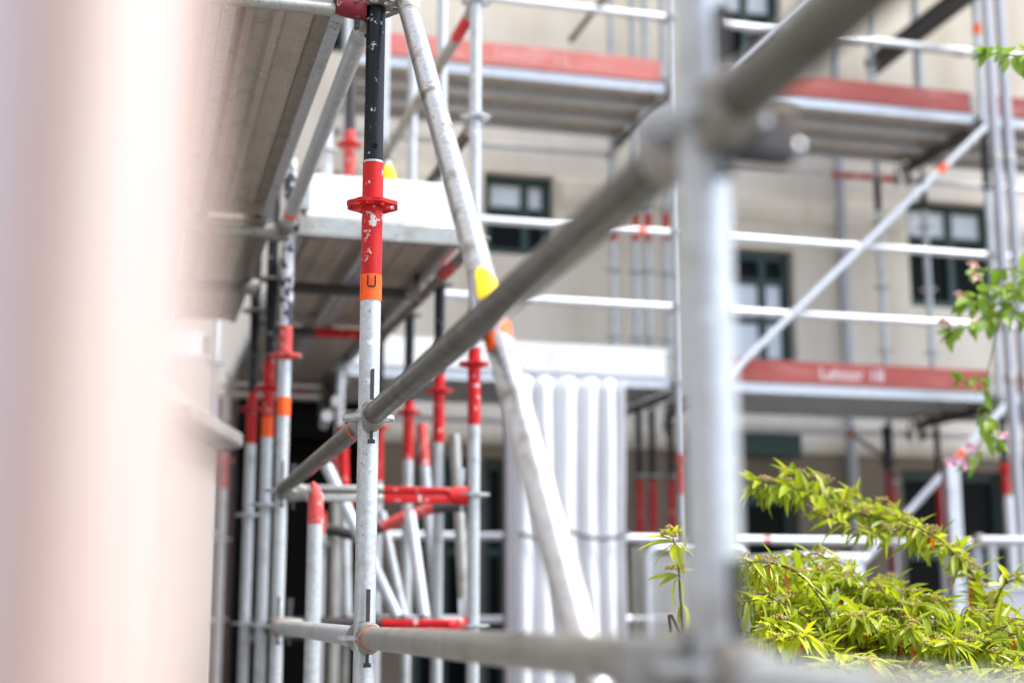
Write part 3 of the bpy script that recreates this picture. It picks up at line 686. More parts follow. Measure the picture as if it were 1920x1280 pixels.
# second deck behind, from the peeling post row to the facade, seen from below
YD0, YD1 = P2.y + 0.02, 7.30
for k in range(2):
    plank('rear steel deck plank seen from below behind the main post, %s' % ('left one', 'right one')[k], (P2.x + 0.05 + k * 0.335, YD0, zd - 0.01), YA, XA, YD1 - YD0, 'deck_steel', 'rear deck planks', 'galv', w=0.325)
for k in range(2):
    plank('farthest steel deck plank under the dark part right of the peeling post, %s' % ('left one', 'right one')[k], (P2.x + 0.05 + k * 0.335, YD1 + 0.05, zd - 0.01), YA, XA, 2.06, 'deck_steel', 'rear deck planks', 'galv', w=0.325)
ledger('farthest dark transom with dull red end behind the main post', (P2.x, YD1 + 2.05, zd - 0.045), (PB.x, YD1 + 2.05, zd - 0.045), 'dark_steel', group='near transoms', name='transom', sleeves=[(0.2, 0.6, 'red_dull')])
for k in range(3):
    plank('rear steel deck plank in the dark left part behind the peeling post, %s' % ('right one', 'middle one', 'left one')[k], (P2.x - 0.055 - 0.325 - k * 0.335, YD0, zd - 0.01), YA, XA, YD1 - YD0, 'deck_steel', 'rear deck planks', 'galv_old', w=0.325)
A = onY(556, 447, P2.y - 0.05); B = onY(858, 452, P2.y - 0.05)
t = thing('edge_beam', 'pale aluminium edge beam below the bright white toe board', 'scaffold beam', (P2.x, P2.y - 0.05, zd - 0.04))
za, zbm = zat((0.9, P2.y - 0.04), 449), zat((0.9, P2.y - 0.04), 417)
MB().box((P2.x + 0.03, P2.y - 0.052, za), (PB.x - 0.03, P2.y - 0.012, zbm)).build('beam', 'galv_old', t, bevel=0.005)
MB().box((P2.x + 0.03, P2.y - 0.056, za - 0.006), (PB.x - 0.03, P2.y + 0.0, za)).build('lower_lip', 'galv_old', t)
toe_board('bright white toe board behind the red rosette of the main post', (P2.x + 0.03, P2.y - 0.03, zbm + 0.002), (PB.x - 0.03, P2.y - 0.03, zbm + 0.002), zat((0.9, P2.y - 0.03), 338) - zbm, 'white_board', 0.03, 'near toe boards')
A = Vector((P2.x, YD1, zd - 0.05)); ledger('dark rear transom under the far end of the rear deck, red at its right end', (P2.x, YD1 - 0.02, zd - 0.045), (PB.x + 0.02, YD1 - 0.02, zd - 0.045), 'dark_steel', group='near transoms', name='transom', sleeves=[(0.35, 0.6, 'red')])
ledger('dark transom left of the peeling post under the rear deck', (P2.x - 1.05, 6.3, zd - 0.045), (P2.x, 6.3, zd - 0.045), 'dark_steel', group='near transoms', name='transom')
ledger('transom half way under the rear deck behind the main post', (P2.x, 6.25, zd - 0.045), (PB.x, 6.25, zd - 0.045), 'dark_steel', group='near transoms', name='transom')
for zz, lb, mt in ((3.06, 'side ledger under the right edge of the rear deck', 'cast'), (3.56, 'dark ledger running back from the pale ringed post, middle one', 'dark_steel'), (4.06, 'grey ledger with red end running back from the top of the pale ringed post', 'galv_old')):
    ledger(lb, (PB.x, PB.y, zz), (PB.x - 0.02, PB.y + 2.07, zz), mt, group='rear side ledgers', sleeves=[(0.10, 0.34, 'red')] if zz > 4 else [(0.30, 0.55, 'red_faded')] if zz < 3.1 else ())
post('post hidden behind the main post at the back of the rear deck', PB.x - 0.02, PB.y + 2.07, 0, [(2.3, 'galv', 'galvanised_tube', 0), (2.7, 'red', 'red_sleeve', 0.001), (3.1, 'black', 'black_tube', 0), (6, 'galv', 'upper_tube', 0)], [(2.08, 'galv'), (2.58, 'red'), (3.58, 'galv'), (4.06, 'galv')], 'rear scaffold posts')
# red / dark transoms at the two lower rosette levels
for zz, lb in ((ZM_ - 0.005, 'upper red and dark transom ending at the red sleeved post'), (ZL - 0.005, 'lower red and dark transom ending at the red sleeved post')):
    a = Vector((P2.x, P2.y, zz)); b = Vector((PB.x, PB.y, zz)); t = thing('transom', lb, 'scaffold beam', a, 'red transoms')
    xm = onY(718, 920, P2.y).x
    for x0, x1, mat in ((a.x + 0.09, xm, 'galv_old' if zz > 2 else 'dark_steel'), (xm, b.x - 0.09, 'red')):
        for dz, hh in ((0.018, 0.011), (-0.018, 0.014)):
            MB().box((x0, P2.y - 0.022, zz + dz - hh), (x1, P2.y + 0.022, zz + dz + hh)).build('chord', mat, t, bevel=0.004)
        MB().box((x0, P2.y - 0.012, zz - 0.01), (x1, P2.y + 0.012, zz + 0.01)).build('web', 'red' if mat == 'red' else 'dark_steel', t)
    ledger_head(t, a, XA, 'cast'); ledger_head(t, b, -XA, 'red', 'galv')
# lower platform on the bottom transoms and the tubes leaning on it
for k in range(2):
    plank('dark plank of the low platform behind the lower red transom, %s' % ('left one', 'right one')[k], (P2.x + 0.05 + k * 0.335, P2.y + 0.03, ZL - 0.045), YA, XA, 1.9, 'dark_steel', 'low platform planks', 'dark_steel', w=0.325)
ledger('rear transom carrying the low platform', (P2.x, 7.2, ZL - 0.065), (PB.x, 7.2, ZL - 0.065), 'dark_steel', group='near transoms', name='transom')
ZP = ZL + 0.024
def lean(lb, bot, topx, d2, mat, group='leaning tubes', red=0.0, r=R, redm='red'):
    """tube standing on the low platform at pixel bot, leaning to pixel topx at depth d2"""
    P = onZ(bot[0], bot[1], ZP) if bot[1] > 1148 else onZ(bot[0], 1152, ZP)
    P = onY(bot[0], 1160, bot[2]); P.z = ZP + r * 0.3
    Q = onY(topx[0], topx[1], bot[2] + d2); d = (Q - P).normalized()
    t = thing('leaning_tube', lb, 'scaffold tube', P, group)
    L = (Q - P).length
    MB().tube(P, P + d * (L - red), r, n=18).build('tube', mat, t)
    if red: MB().tube(P + d * (L - red), Q, r + 0.001, n=18).build('painted_end', redm, t)
    return t
lean('bright leaning tube low left behind the main post', (744, 1160, 5.75), (612, 872), 0.10, 'alu')
lean('thin leaning tube just right of the main post', (757, 1160, 5.95), (716, 960), 0.10, 'galv', r=0.019)
lean('bright leaning tube crossing the post right of the main post', (795, 1160, 5.6), (768, 960), 0.10, 'alu')
lean('leaning tube with faded red end between the rear posts', (818, 1160, 6.3), (790, 795), 0.12, 'galv', red=0.2, redm='red_faded')
lean('slim weathered tube left of the red sleeved post', (872, 1160, 5.9), (852, 815), 0.10, 'galv_old')
lean('dark leaning tube with red end behind the ringed ledger', (650, 1160, 6.3), (642, 800), 0.12, 'galv', red=0.28)
# bent dark hose under the upper red transom
hp = [at(x, y, 5.9) for x, y in ((612, 990), (660, 1002), (716, 988), (760, 968), (812, 952), (862, 948), (888, 950))]
t = thing('bent_pipe', 'dark bent pipe with rusty red stretch hanging under the upper red transom', 'pipe', hp[0])
MB().path(hp[:3], 0.024, 12).build('pipe', 'dark_steel', t); MB().path(hp[2:5], 0.0245, 12).build('rusty_pipe', 'red_faded', t); MB().path(hp[4:], 0.024, 12).build('pipe_end', 'dark_steel', t)
# more upright tubes deep in the dark passage
for px, yt, Y, mat, lb in ((648, 920, 7.0, 'galv_old', 'dim upright between the short post and the main post'), (625, 840, 7.6, 'galv_old', 'dim upright behind the short post'), (600, 960, 8.0, 'pipe_grey', 'faint upright beside the short post')):
    P = onY(px, 1100, Y)
    post(lb, P.x, P.y, 0, [(zat(P, yt + 40), mat, 'galvanised_tube', 0), (zat(P, yt), 'orange' if px == 648 else 'red_faded', 'painted_end', 0.001)], [(1.58, 'galv_old'), (2.0, 'galv_old')], 'rear scaffold posts')
# pale tube ends with white caps in the dark passage
for px, py, lb in ((613, 780, 'small pale round end cap in the dark passage, left one'), (632, 752, 'small pale oval end cap in the dark passage, right one')):
    c = at(px, py, 6.6); t = thing('tube_end', lb, 'tube end', c, 'pale tube ends')
    MB().tube(c, c + Vector((0.05, 0.5, 0.02)), 0.022, n=16).build('tube', 'galv', t); MB().tube(c - Vector((0.0018, 0.018, 0)), c, 0.026, n=16).build('end_cap', 'plastic_white', t)

# ------------------------------------------------------------------ white pleated sheet, grey prop, rope, panel, crate
Yc = YF - 0.16; A = onY(966, 900, Yc); B = onY(1166, 900, Yc); n = 150; V = []
ztop = Z1 - 0.02; zs_ = [0.02, 0.5, 1.0, 1.6, 2.05, 2.12, 2.6, 2.98, ztop]
for z in zs_:
    pin = 0.6 if abs(z - 2.08) < 0.08 else 1.0
    for i in range(n + 1):
        u = i / n; x = A.x + (B.x - A.x) * u; ph = u * 5.2 * 2 * math.pi + 0.7 * math.sin(u * 7) + 0.06 * math.sin(z * 2 + u * 5)
        s = abs(math.sin(ph / 2 + 0.3)) ** 0.55; V.append((x + 0.004 * math.sin(z * 3 + u * 6), Yc - 0.075 * pin * s + 0.004 * math.sin(z * 4 + u * 23), z + (0.02 * s if z == ztop else 0)))
w1 = n + 1; Fs = [(j*w1+i, j*w1+i+1, (j+1)*w1+i+1, (j+1)*w1+i) for j in range(len(zs_) - 1) for i in range(n)]
sh_ = MB().add(V, Fs).build('tarpaulin_sheet', 'tarpaulin', None, fix=False)
sm = sh_.modifiers.new('solid', 'SOLIDIFY'); sm.thickness = 0.004
tag(sh_, 'white pleated tarpaulin sheet hanging under the white toe board', 'tarpaulin')
t = thing('tie_rope', 'grey rope tied round the white pleated sheet', 'rope', (A.x, Yc - 0.06, 2.08))
pts = []
for i in range(40):
    u = i / 39; x = A.x - 0.02 + (B.x - A.x + 0.04) * u
    pts.append((x, Yc - 0.075, 2.10 - 0.035 * math.sin(math.pi * ((u * 2.0) % 1)) ))
MB().path(pts, 0.013, 8).build('rope', 'rope', t)
MB().sphere(pts[19], 0.018, 8, 6).build('knot', 'rope', t)
P = onY(957, 950, YF - 0.3); t = thing('steel_prop', 'lilac grey square prop beside the white pleated sheet', 'prop', (P.x, P.y, 0))
MB().box((P.x - 0.036, P.y - 0.036, 0.01), (P.x + 0.036, P.y + 0.036, Z1 - 0.08)).build('shaft', 'lilac_grey', t, bevel=0.006)
MB().box((P.x - 0.08, P.y - 0.08, 0), (P.x + 0.08, P.y + 0.08, 0.01)).build('base_plate', 'galv_old', t); MB().box((P.x - 0.07, P.y - 0.07, Z1 - 0.08), (P.x + 0.07, P.y + 0.07, Z1 - 0.07)).build('head_plate', 'galv_old', t)
# perforated panel with rounded tube frame
Yp = 7.6; a = onY(1216, 1100, Yp); b = onY(1400, 1100, Yp); zt = zat((a.x, Yp), 1026); t = thing('perforated_panel', 'grey perforated guard panel with rounded tube frame beside the foreground post', 'panel', (a.x, Yp, 0))
rr = 0.06; pts = [(a.x, Yp, 0.0), (a.x, Yp, zt - rr)] + [(a.x + rr - rr * math.cos(q), Yp, zt - rr + rr * math.sin(q)) for q in (0.4, 0.8, 1.2)] + [(a.x + rr, Yp, zt), (b.x - rr, Yp, zt)] + [(b.x - rr + rr * math.sin(q), Yp, zt - rr + rr * math.cos(q)) for q in (0.4, 0.8, 1.2)] + [(b.x, Yp, zt - rr), (b.x, Yp, 0)]
MB().path(pts, 0.017, 10).build('frame', 'alu', t)
mm = MB(); st = 0.024
nx = int((b.x - a.x - 0.05) / st); nz = int((zt - 0.3 - 0.05) / st)
for j in range(nz + 1): mm.obox((0.5 * (a.x + b.x), Yp, 0.3 + j * st), XA * ((b.x - a.x) / 2 - 0.03), YA * 0.0015, ZA * 0.007)
for i in range(nx + 1): mm.obox((a.x + 0.03 + i * st, Yp - 0.0034, (0.3 + zt - 0.05) / 2), XA * 0.007, YA * 0.0015, ZA * ((zt - 0.35) / 2))
mm.build('perforated_sheet', 'perforated', t, smooth=False)
for px, lb in ((1190, 'thin grey upright left of the perforated panel'), (1203, 'second thin grey upright close to the perforated panel')):
    P = onY(px, 1100, 7.9); t = thing('tube_upright', lb, 'scaffold tube', (P.x, P.y, 0), 'thin uprights'); MB().tube((P.x, P.y, 0), (P.x, P.y, zat(P, 1030)), 0.014, n=14).build('tube', 'galv_old', t); MB().tube((P.x, P.y, zat(P, 1030)), (P.x, P.y, zat(P, 1026)), 0.016, n=14).build('cap', 'galv_old', t)
# pale crate behind the bush
a = onY(1478, 1085, 6.6); b = onY(1622, 1085, 6.6); zt = zat((a.x, 6.6), 1036); t = thing('metal_crate', 'pale blue grey metal crate behind the bush', 'crate', (a.x, 6.6, 0))
MB().box((a.x, 6.6, 0.0), (b.x, 7.2, zt - 0.035)).build('body', 'crate_grey', t, bevel=0.01); MB().box((a.x - 0.02, 6.58, zt - 0.034), (b.x + 0.02, 7.22, zt)).build('rim', 'plastic_white', t, bevel=0.008)
for q in (0.12, 0.38, 0.64, 0.88):
    x = a.x + (b.x - a.x) * q; MB().box((x - 0.012, 6.582, 0.05), (x + 0.012, 6.598, zt - 0.04)).build('rib', 'plastic_white', t)
# grey frame clutter at lower right
for k, (px, yt, mat, lb) in enumerate(((1838, 1010, 'pipe_grey', 'grey frame upright at the lower right, leftmost'), (1866, 1010, 'galv', 'pale frame upright at the lower right, middle'), (1905, 930, 'alu', 'pale frame upright at the lower right edge'))):
    P = onY(px, 1150, 7.2 + 0.1 * k); t = thing('frame_upright', lb, 'scaffold tube', (P.x, P.y, 0), 'frame uprights')
    MB().tube((P.x, P.y, 0), (P.x, P.y, zat(P, yt)), 0.026, n=16).build('tube', mat, t); MB().tube((P.x, P.y, zat(P, yt)), (P.x, P.y, zat(P, yt) + 0.012), 0.029, n=16).build('cap', 'galv_old', t)
a, b = onY(1822, 1012, 7.15), onY(1990, 1014, 7.15); rail('grey rail joining the frame uprights at the lower right', a, b, 'pipe_grey', group='frame rails')
a, b = onY(1815, 1100, 7.1), onY(1990, 1104, 7.1); t = thing('grey_panel', 'dull blue grey panel with pale top edge at the lower right', 'panel', (a.x, 7.1, 0))
MB().box((a.x, 7.08, 0), (b.x, 7.1, a.z - 0.012)).build('sheet', 'pipe_grey', t); MB().box((a.x, 7.07, a.z - 0.011), (b.x, 7.11, a.z)).build('top_edge', 'alu', t)
# strut under the right lower deck
a, b = onY(1594, 812, YI - 0.1), onY(1672, 866, YI - 0.3); t = thing('knee_strut', 'small dark knee strut under the right lower deck', 'scaffold beam', a)
MB().tube(a, b, 0.018, n=12).build('tube', 'galv_old', t); MB().sphere(a, 0.03, 10, 6).build('joint', 'red_faded', t)
P = onY(1666, 900, YI - 0.3)
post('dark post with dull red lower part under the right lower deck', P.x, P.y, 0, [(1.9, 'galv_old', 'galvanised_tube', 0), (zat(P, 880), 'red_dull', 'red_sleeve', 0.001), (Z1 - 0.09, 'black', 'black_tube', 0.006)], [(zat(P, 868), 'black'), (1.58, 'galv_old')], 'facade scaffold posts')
# yellow jug on the rear deck beside the main post
c = onY(727, 332, 5.6); t = thing('yellow_canister', 'small bright yellow canister peeping over the white toe board', 'canister', (c.x, 5.6, zd + 0.06))
MB().path([(c.x, 5.6, zd + 0.06), (c.x, 5.6, c.z + 0.0), (c.x, 5.6, c.z + 0.035), (c.x, 5.6, c.z + 0.05)], [0.035, 0.035, 0.022, 0.014], 18).build('body', 'yellow', t)
MB().tube((c.x, 5.6, c.z + 0.05), (c.x, 5.6, c.z + 0.068), 0.013, n=14).build('cap', 'plastic_white', t)
# things on the rear deck left of the main post: red and grey uprights
for px, yt, Y, segs, lb in ((655, 140, 6.6, 'red', 'red upright with dark top on the rear deck just left of the main post'), (612, 230, 6.9, 'galv', 'pale upright on the rear deck left of the main post')):
    P = onY(px, 300, Y)
    if segs == 'red': post(lb, P.x, P.y, zd + 0.058, [(zat(P, 245), 'red_faded', 'red_sleeve', 0.004), (zat(P, yt), 'dark_steel', 'black_tube', 0.002)], [(zat(P, 272), 'red')], 'rear deck uprights')
    else: post(lb, P.x, P.y, zd + 0.058, [(zat(P, yt), 'alu', 'galvanised_tube', 0.006)], [(zat(P, 285), 'galv')], 'rear deck uprights')

# ------------------------------------------------------------------ piers at the left
t = thing('gate_pier', 'low beige plaster pier with stone cap at the lower left', 'pier', at(330, 1200, 2.0))
E_ = at(402, 1000, 2.3); s = Vector((RT.x, RT.y, 0)); fh = Vector((FW.x, FW.y, 0)).normalized()
c = Vector((E_.x, E_.y, 0)) - s * 0.16 - fh * 0.15
LOC[t.name] = Vector((c.x, c.y, 0)); t.location = LOC[t.name]
ztp = zat(E_, 838)
MB().obox(c + ZA * ztp / 2, s * 0.16, fh * 0.15, ZA * ztp / 2).build('shaft', 'beige_pier', t, bevel=0.008)
m = MB(); m.obox(c + ZA * (ztp + 0.014), s * 0.195, fh * 0.185, ZA * 0.013); m.build('cap_stone', 'stone_cap', t, bevel=0.006)
m = MB(); cc = c + ZA * (ztp + 0.028)
V = [cc + s * i * 0.17 + fh * j * 0.16 for i, j in ((-1,-1),(1,-1),(1,1),(-1,1))] + [cc + ZA * 0.10 + s * i * 0.07 + fh * j * 0.07 for i, j in ((-1,-1),(1,-1),(1,1),(-1,1))]
m.add(V, [(3,2,1,0),(4,5,6,7),(0,1,5,4),(1,2,6,5),(2,3,7,6),(3,0,4,7)]); m.build('cap_roof', 'stone_cap', t, bevel=0.01)
E_ = at(392, 640, 0.45); c = Vector((E_.x, E_.y, 0)) - s * 0.16 - fh * 0.05
t = thing('painted_pier', 'very blurred pale pink painted pier filling the left edge', 'pier', (c.x, c.y, 0))
MB().obox(c + ZA * 1.6, s * 0.16, fh * 0.05, ZA * 1.6).build('shaft', 'streaked_paint', t, bevel=0.012)
MB().obox(c + ZA * 0.05 , s * 0.17, fh * 0.06, ZA * 0.05).build('plinth', 'stone_cap', t, bevel=0.01)

# ------------------------------------------------------------------ shrubs
def leaf_mesh(L, W, fold, droop, mat, seg=5):
    V = []; Fs = []
    for i in range(seg + 1):
        u = i / seg; w_ = W * (math.sin(math.pi * u ** 0.85) ** 0.8) if 0 < i < seg else 0.0004
        y = L * u; z = -droop * L * u * u
        V += [(-w_, y, z + fold * w_), (0, y, z), (w_, y, z + fold * w_)]
    for i in range(seg):
        a = i * 3; Fs += [(a, a+1, a+4, a+3), (a+1, a+2, a+5, a+4)]
    return V, Fs
LEAFV = [leaf_mesh(0.074, 0.0086, 0.5, 0.30, 'leaf'), leaf_mesh(0.062, 0.0078, 0.55, 0.45, 'leaf'), leaf_mesh(0.082, 0.0090, 0.4, 0.22, 'leaf'), leaf_mesh(0.054, 0.0084, 0.4, 0.18, 'leaf')]
SOFTV = [leaf_mesh(0.078, 0.020, 0.3, 0.3, 'leaf_soft'), leaf_mesh(0.064, 0.018, 0.4, 0.45, 'leaf_soft')]
def mk_mesh(vf, mat):
    me = bpy.data.meshes.new('leaf'); me.from_pydata(vf[0], [], vf[1]); me.materials.append(MATS[mat])
    me.polygons.foreach_set('use_smooth', [True] * len(me.polygons)); return me
LEAFM = {'leaf': [mk_mesh(v, 'leaf') for v in LEAFV], 'leaf_orange': [mk_mesh(v, 'leaf_orange') for v in LEAFV], 'leaf_soft': [mk_mesh(v, 'leaf_soft') for v in SOFTV]}
def frame_of(d, up):
    d = d.normalized(); x = d.cross(up)
    x = x.normalized() if x.length > 1e-4 else d.orthogonal().normalized(); z = x.cross(d)
    return x, d, z
def bez(p, c, q, n): return [p * (1-t)**2 + c * (2*t*(1-t)) + q * t*t for t in [i / n for i in range(n + 1)]]
class Shrub:
    def __init__(s, root, kind, bark): s.root = root; s.kind = kind; s.bark = bark; s.leaves = []; s.buds = []
    def stem(s, pts, r0, r1, f0=0.35, gap=0.013, orange=0.03, size=1.0, budp=0.25, twig=True, spread=1.0):
        n = len(pts); MB().path(pts, [r0 + (r1 - r0) * i / (n - 1) for i in range(n)], 6).build('branch', s.bark, s.root)
        acc = 0; tot = sum((pts[i+1] - pts[i]).length for i in range(n - 1)); run = 0; ang = random.random() * 6
        for i in range(n - 1):
            d = pts[i+1] - pts[i]; L = d.length; q = 0
            while acc + (L - q) >= gap:
                q += gap - acc; acc = 0; u = (run + q) / tot
                if u < f0: continue
                c = pts[i] + d * (q / L); dn = d.normalized(); ang += 2.4
                side = Matrix.Rotation(ang, 3, dn) @ dn.orthogonal().normalized()
                side.z *= 0.55
                ld = (dn * random.uniform(0.25, 0.75) + side * spread + ZA * random.uniform(-0.45, 0.25)).normalized()
                kind = s.kind
                if random.random() < orange and s.kind == 'leaf': kind = 'leaf_orange'; ld = (side * 0.3 - ZA * 1.0 + dn * 0.1).normalized()
                elif random.random() < 0.22: ld = (side * 0.7 - ZA * random.uniform(0.4, 1.0)).normalized()
                s.leaf(c, ld, kind, size * random.choice((random.uniform(0.5, 0.8), random.uniform(0.75, 1.15), random.uniform(0.9, 1.22))))
                if random.random() < budp: s.bud(c + ZA * 0.018 + side * 0.008, size)
            acc += L - q; run += L
        e = pts[-1]; dn = (pts[-1] - pts[-2]).normalized()
        for k in range(6):
            a = k * 1.05; o = dn.orthogonal().normalized(); side = Matrix.Rotation(a, 3, dn) @ o
            s.leaf(e, (dn * 0.8 + side * 0.7 + ZA * 0.1).normalized(), s.kind, size * random.uniform(0.6, 0.9))
        if budp: s.bud(e + dn * 0.012 + ZA * 0.01, size * 1.1)
    def leaf(s, c, d, kind, sc): s.leaves.append((c, d, kind, sc, random.uniform(-0.7, 0.7)))
    def bud(s, c, sc): s.buds.append((c, sc))
    def finish(s, nmax=290):
        def score(L):
            q = L[0] - CAM; z = q.dot(FW)
            x = 960 + F * q.dot(RT) / z; y = 640 - F * q.dot(UP) / z
            return z if (0 < x < 1920 and 0 < y < 1275) else z + 100
        s.leaves.sort(key=score); single = s.leaves[:nmax]; rest = s.leaves[nmax:]
        for (c, d, kind, sc, roll) in single:
            x, y, z = frame_of(d, ZA); Rr = Matrix.Rotation(roll, 3, d); x = Rr @ x; z = Rr @ z
            o = bpy.data.objects.new('leaf', random.choice(LEAFM[kind])); COL.objects.link(o)
            o.parent = s.root; o.matrix_parent_inverse = Matrix.Translation(-LOC[s.root.name])
            o.matrix_basis = Matrix(((x.x*sc, y.x*sc, z.x*sc, c.x), (x.y*sc, y.y*sc, z.y*sc, c.y), (x.z*sc, y.z*sc, z.z*sc, c.z), (0, 0, 0, 1)))
        for kind in ('leaf', 'leaf_orange', 'leaf_soft'):
            m = MB(); src = SOFTV if kind == 'leaf_soft' else LEAFV
            for (c, d, k2, sc, roll) in rest:
                if k2 != kind: continue
                x, y, z = frame_of(d, ZA); Rr = Matrix.Rotation(roll, 3, d); x = Rr @ x; z = Rr @ z
                v, f = random.choice(src); m.add([c + x * (p[0]*sc) + y * (p[1]*sc) + z * (p[2]*sc) for p in v], f)
            if m.v:
                o = m.build('foliage', kind, s.root, fix=False); o['kind'] = 'stuff'
        if s.buds:
            m = MB()
            for (c, sc) in s.buds:
                for k in range(13):
                    a = k * 2.4; rr = 0.0046 * math.sqrt(k) * sc
                    m.sphere(c + Vector((rr * math.cos(a), rr * math.sin(a), random.uniform(-0.004, 0.006))), random.uniform(0.0024, 0.0038) * sc, 5, 3)
            o = m.build('bud_clusters', 'bud', s.root, fix=False); o['kind'] = 'stuff'

B0 = at(1690, 1280, 3.75); B0.z = 0
bush = thing('leafy_bush', 'bright yellow green bush with long narrow leaves and orange dead ones', 'bush', B0)
sh = Shrub(bush, 'leaf', 'bark')
# arching branch above the bush and other clear stems, traced by pixel with depth near the focus plane
def trace(pts): return [at(x, y, z) for x, y, z in pts]
def smooth_pts(P, sub=6):
    out = []
    for i in range(len(P) - 1):
        p0 = P[max(i-1, 0)]; p1 = P[i]; p2 = P[i+1]; p3 = P[min(i+2, len(P)-1)]
        for k in range(sub):
            t = k / sub; out.append(0.5 * ((2*p1) + (p2-p0)*t + (2*p0-5*p1+4*p2-p3)*t*t + (3*p1-p0-3*p2+p3)*t**3))
    out.append(P[-1]); return out
sh.stem(smooth_pts([B0 + Vector((0.1, 0.2, 0))] + trace([(1860, 1260, 3.9), (1858, 1150, 4.0), (1810, 1060, 4.15), (1730, 1000, 4.2), (1620, 965, 4.25), (1510, 920, 4.25), (1420, 905, 4.25)])), 0.009, 0.0015, 0.62, 0.0040, 0.03, 1.3, 0.07)
sh.stem(smooth_pts(trace([(1760, 1015, 4.2), (1690, 965, 4.3), (1600, 930, 4.35), (1540, 905, 4.35), (1480, 890, 4.35)])), 0.003, 0.0012, 0.1, 0.0060, 0.02, 1.2, 0.10)
sh.stem(smooth_pts(trace([(1700, 990, 4.2), (1640, 1000, 4.15), (1590, 985, 4.15), (1540, 965, 4.15)])), 0.003, 0.0012, 0.1, 0.0075, 0.05, 1.05, 0.2)
sh.stem(smooth_pts(trace([(1858, 1150, 4.0), (1880, 1100, 3.95), (1905, 1085, 3.9)])), 0.004, 0.0015, 0.1, 0.012, 0.0)
sh.stem(smooth_pts(trace([(1810, 1060, 4.15), (1760, 1010, 4.0), (1690, 975, 3.95)])), 0.004, 0.0015, 0.1, 0.011, 0.05)
sh.stem(smooth_pts([B0 + Vector((-0.3, 0, 0))] + trace([(1275, 1275, 3.0), (1280, 1190, 2.95), (1275, 1110, 2.95), (1272, 1060, 2.95), (1262, 1008, 2.95)])), 0.004, 0.0012, 0.97, 0.05, 0.0, 0.8, 0.12)
for (x, y, dirs) in ((1266, 1016, ((-1, .05), (-.8, -.5), (.2, -.9), (.7, -.4), (-.6, .35))), (1272, 1078, ((-1, .1), (-.9, -.3), (-.5, -.9), (.3, -1), (.6, .5), (.1, .8))), (1280, 1130, ((.4, -1), (-.2, -1))), (1282, 1190, ((-.8, -.3), (-.9, .1), (.5, -.6), (-.3, -1)))):
    c_ = at(x, y, 2.95)
    for (ax_, az_) in dirs: sh.leaf(c_, (RT * ax_ + ZA * az_ + FW * random.uniform(-0.5, 0.3)).normalized(), 'leaf', random.uniform(0.85, 1.15))
sh.bud(at(1262, 1000, 2.95), 1.6); sh.bud(at(1268, 1062, 2.95), 1.4)
for (x, y, z) in [(1400, 1060, 3.55), (1395, 1120, 3.45), (1440, 1070, 3.8), (1430, 1180, 3.4), (1520, 1050, 3.95), (1500, 1120, 3.6), (1480, 1200, 3.35), (1570, 1075, 3.9), (1560, 1150, 3.6), (1640, 1090, 3.9), (1620, 1160, 3.55), (1700, 1110, 3.85), (1690, 1180, 3.5), (1760, 1120, 3.85), (1760, 1200, 3.45), (1830, 1150, 3.75), (1840, 1210, 3.45), (1900, 1170, 3.7), (1900, 1240, 3.4), (1960, 1180, 3.6), (1550, 1235, 3.3), (1640, 1245, 3.3), (1720, 1265, 3.25), (1800, 1270, 3.25), (1880, 1290, 3.2), (1450, 1250, 3.4)]:
    for k in range(5):
        e = at(x + random.uniform(-28, 28), y + random.uniform(-8, 26), z + random.uniform(-0.1, 0.15))
        b = B0 + Vector((random.uniform(-0.25, 0.25), random.uniform(-0.2, 0.2), 0))
        mid = (b + e) / 2; mid = mid * 0.45 + e * 0.55; mid.z = max(e.z + random.uniform(0.0, 0.10), 0.9); mid = b.lerp(mid, 0.9)
        pts = bez(b, Vector((b.x + (e.x - b.x) * 0.35, b.y + (e.y - b.y) * 0.35, e.z + 0.12)), e, 22)
        sh.stem(pts, 0.006, 0.0013, 0.66, 0.0092, 0.055, 1.0, 0.05)
sh.finish(290)

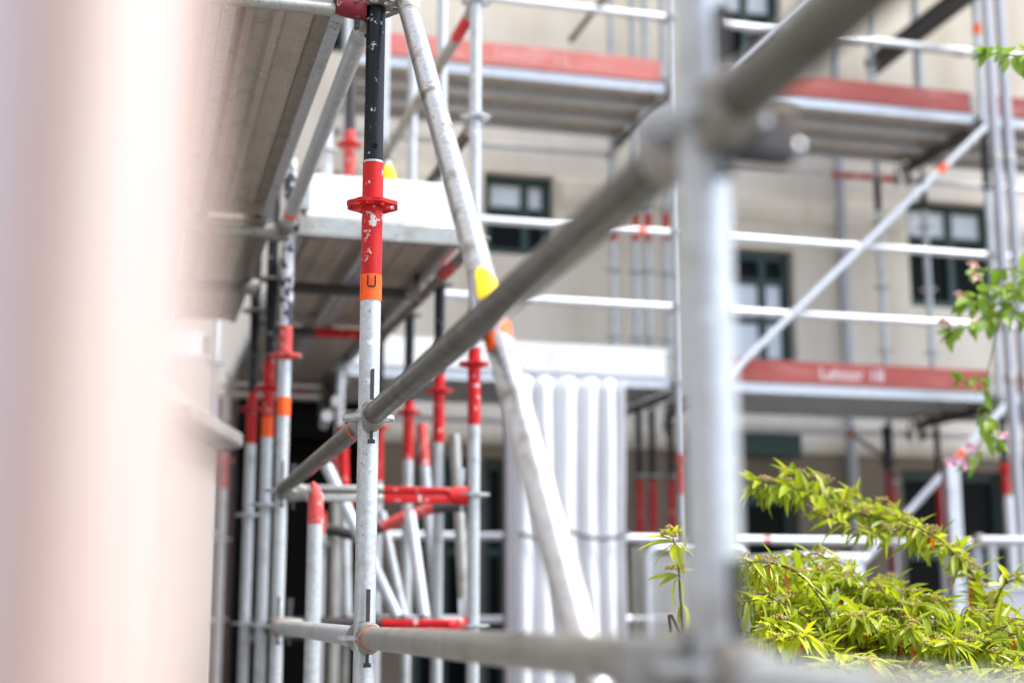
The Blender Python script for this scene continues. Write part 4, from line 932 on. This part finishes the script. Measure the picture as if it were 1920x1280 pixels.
B1 = at(1960, 1200, 5.2); B1.z = 0
wz = thing('flowering_shrub', 'sparse soft green shrub with pink flowers at the right edge', 'shrub', B1)
s2 = Shrub(wz, 'leaf_soft', 'bark_red')
ST = smooth_pts([B1] + trace([(1985, 1000, 5.2), (1980, 750, 5.2), (1960, 560, 5.2), (1915, 510, 5.2), (1870, 505, 5.2), (1835, 512, 5.2)])); s2.stem(ST, 0.008, 0.0015, 0.80, 0.016, 0, 1.0, 0)
s2.stem(smooth_pts(trace([(1960, 560, 5.2), (1900, 545, 5.15), (1850, 548, 5.1), (1810, 565, 5.1)])), 0.003, 0.001, 0.1, 0.014, 0, 1.0, 0)
s2.stem(smooth_pts(trace([(1960, 600, 5.2), (1900, 585, 5.15), (1850, 598, 5.1), (1785, 622, 5.1)])), 0.003, 0.001, 0.1, 0.013, 0, 1.0, 0)
s2.stem(smooth_pts(trace([(1950, 520, 5.3), (1900, 535, 5.25), (1868, 570, 5.2), (1840, 575, 5.2)])), 0.003, 0.001, 0.2, 0.014, 0, 1.0, 0)
s2.stem(smooth_pts(trace([(1920, 545, 5.2), (1880, 590, 5.15), (1866, 640, 5.15), (1852, 700, 5.15), (1846, 760, 5.15), (1840, 830, 5.15), (1820, 870, 5.15)])), 0.003, 0.001, 0.55, 0.028, 0, 0.9, 0)
s2.stem(smooth_pts(trace([(1850, 705, 5.15), (1830, 712, 5.1), (1800, 714, 5.1)])), 0.002, 0.001, 0.05, 0.012, 0, 0.8, 0)
s2.stem(smooth_pts(trace([(1846, 770, 5.15), (1858, 800, 5.1), (1872, 830, 5.1)])), 0.002, 0.001, 0.05, 0.018, 0, 0.8, 0)
s2.stem(smooth_pts(trace([(2080, 250, 4.6), (2000, 130, 4.6), (1930, 108, 4.6), (1850, 100, 4.6)])), 0.004, 0.001, 0.45, 0.007, 0, 0.85, 0)
s2.stem(smooth_pts([B1 + Vector((0.1, 0, 0))] + trace([(2110, 900, 4.8), (2110, 500, 4.6), (2080, 250, 4.6)])), 0.008, 0.004, 0.98, 0.03, 0, 0.85, 0)
s2.finish(290)
for (px, py, mat) in ((1800, 862, 'petal'), (1782, 866, 'petal'), (1812, 872, 'petal'), (1822, 838, 'petal'), (1830, 518, 'petal_faded'), (1826, 496, 'petal_faded'), (1802, 552, 'petal_faded'), (1806, 560, 'petal_faded'), (1772, 606, 'petal_faded'), (1880, 815, 'petal')):
    c = at(px, py, 5.12); m = MB()
    for k in range(6):
        a = k * math.pi / 3; dv = Vector((math.cos(a), math.sin(a) * 0.6, math.sin(a) * 0.8)); v, f = leaf_mesh(0.026, 0.009, 0.4, 0.5, mat, 4)
        x, y, z = frame_of((dv + Vector((0, 0, 0.2))).normalized(), -FW); m.add([c + x * p[0] + y * p[1] + z * p[2] for p in v], f)
    m.build('flower', mat, wz, fix=False)
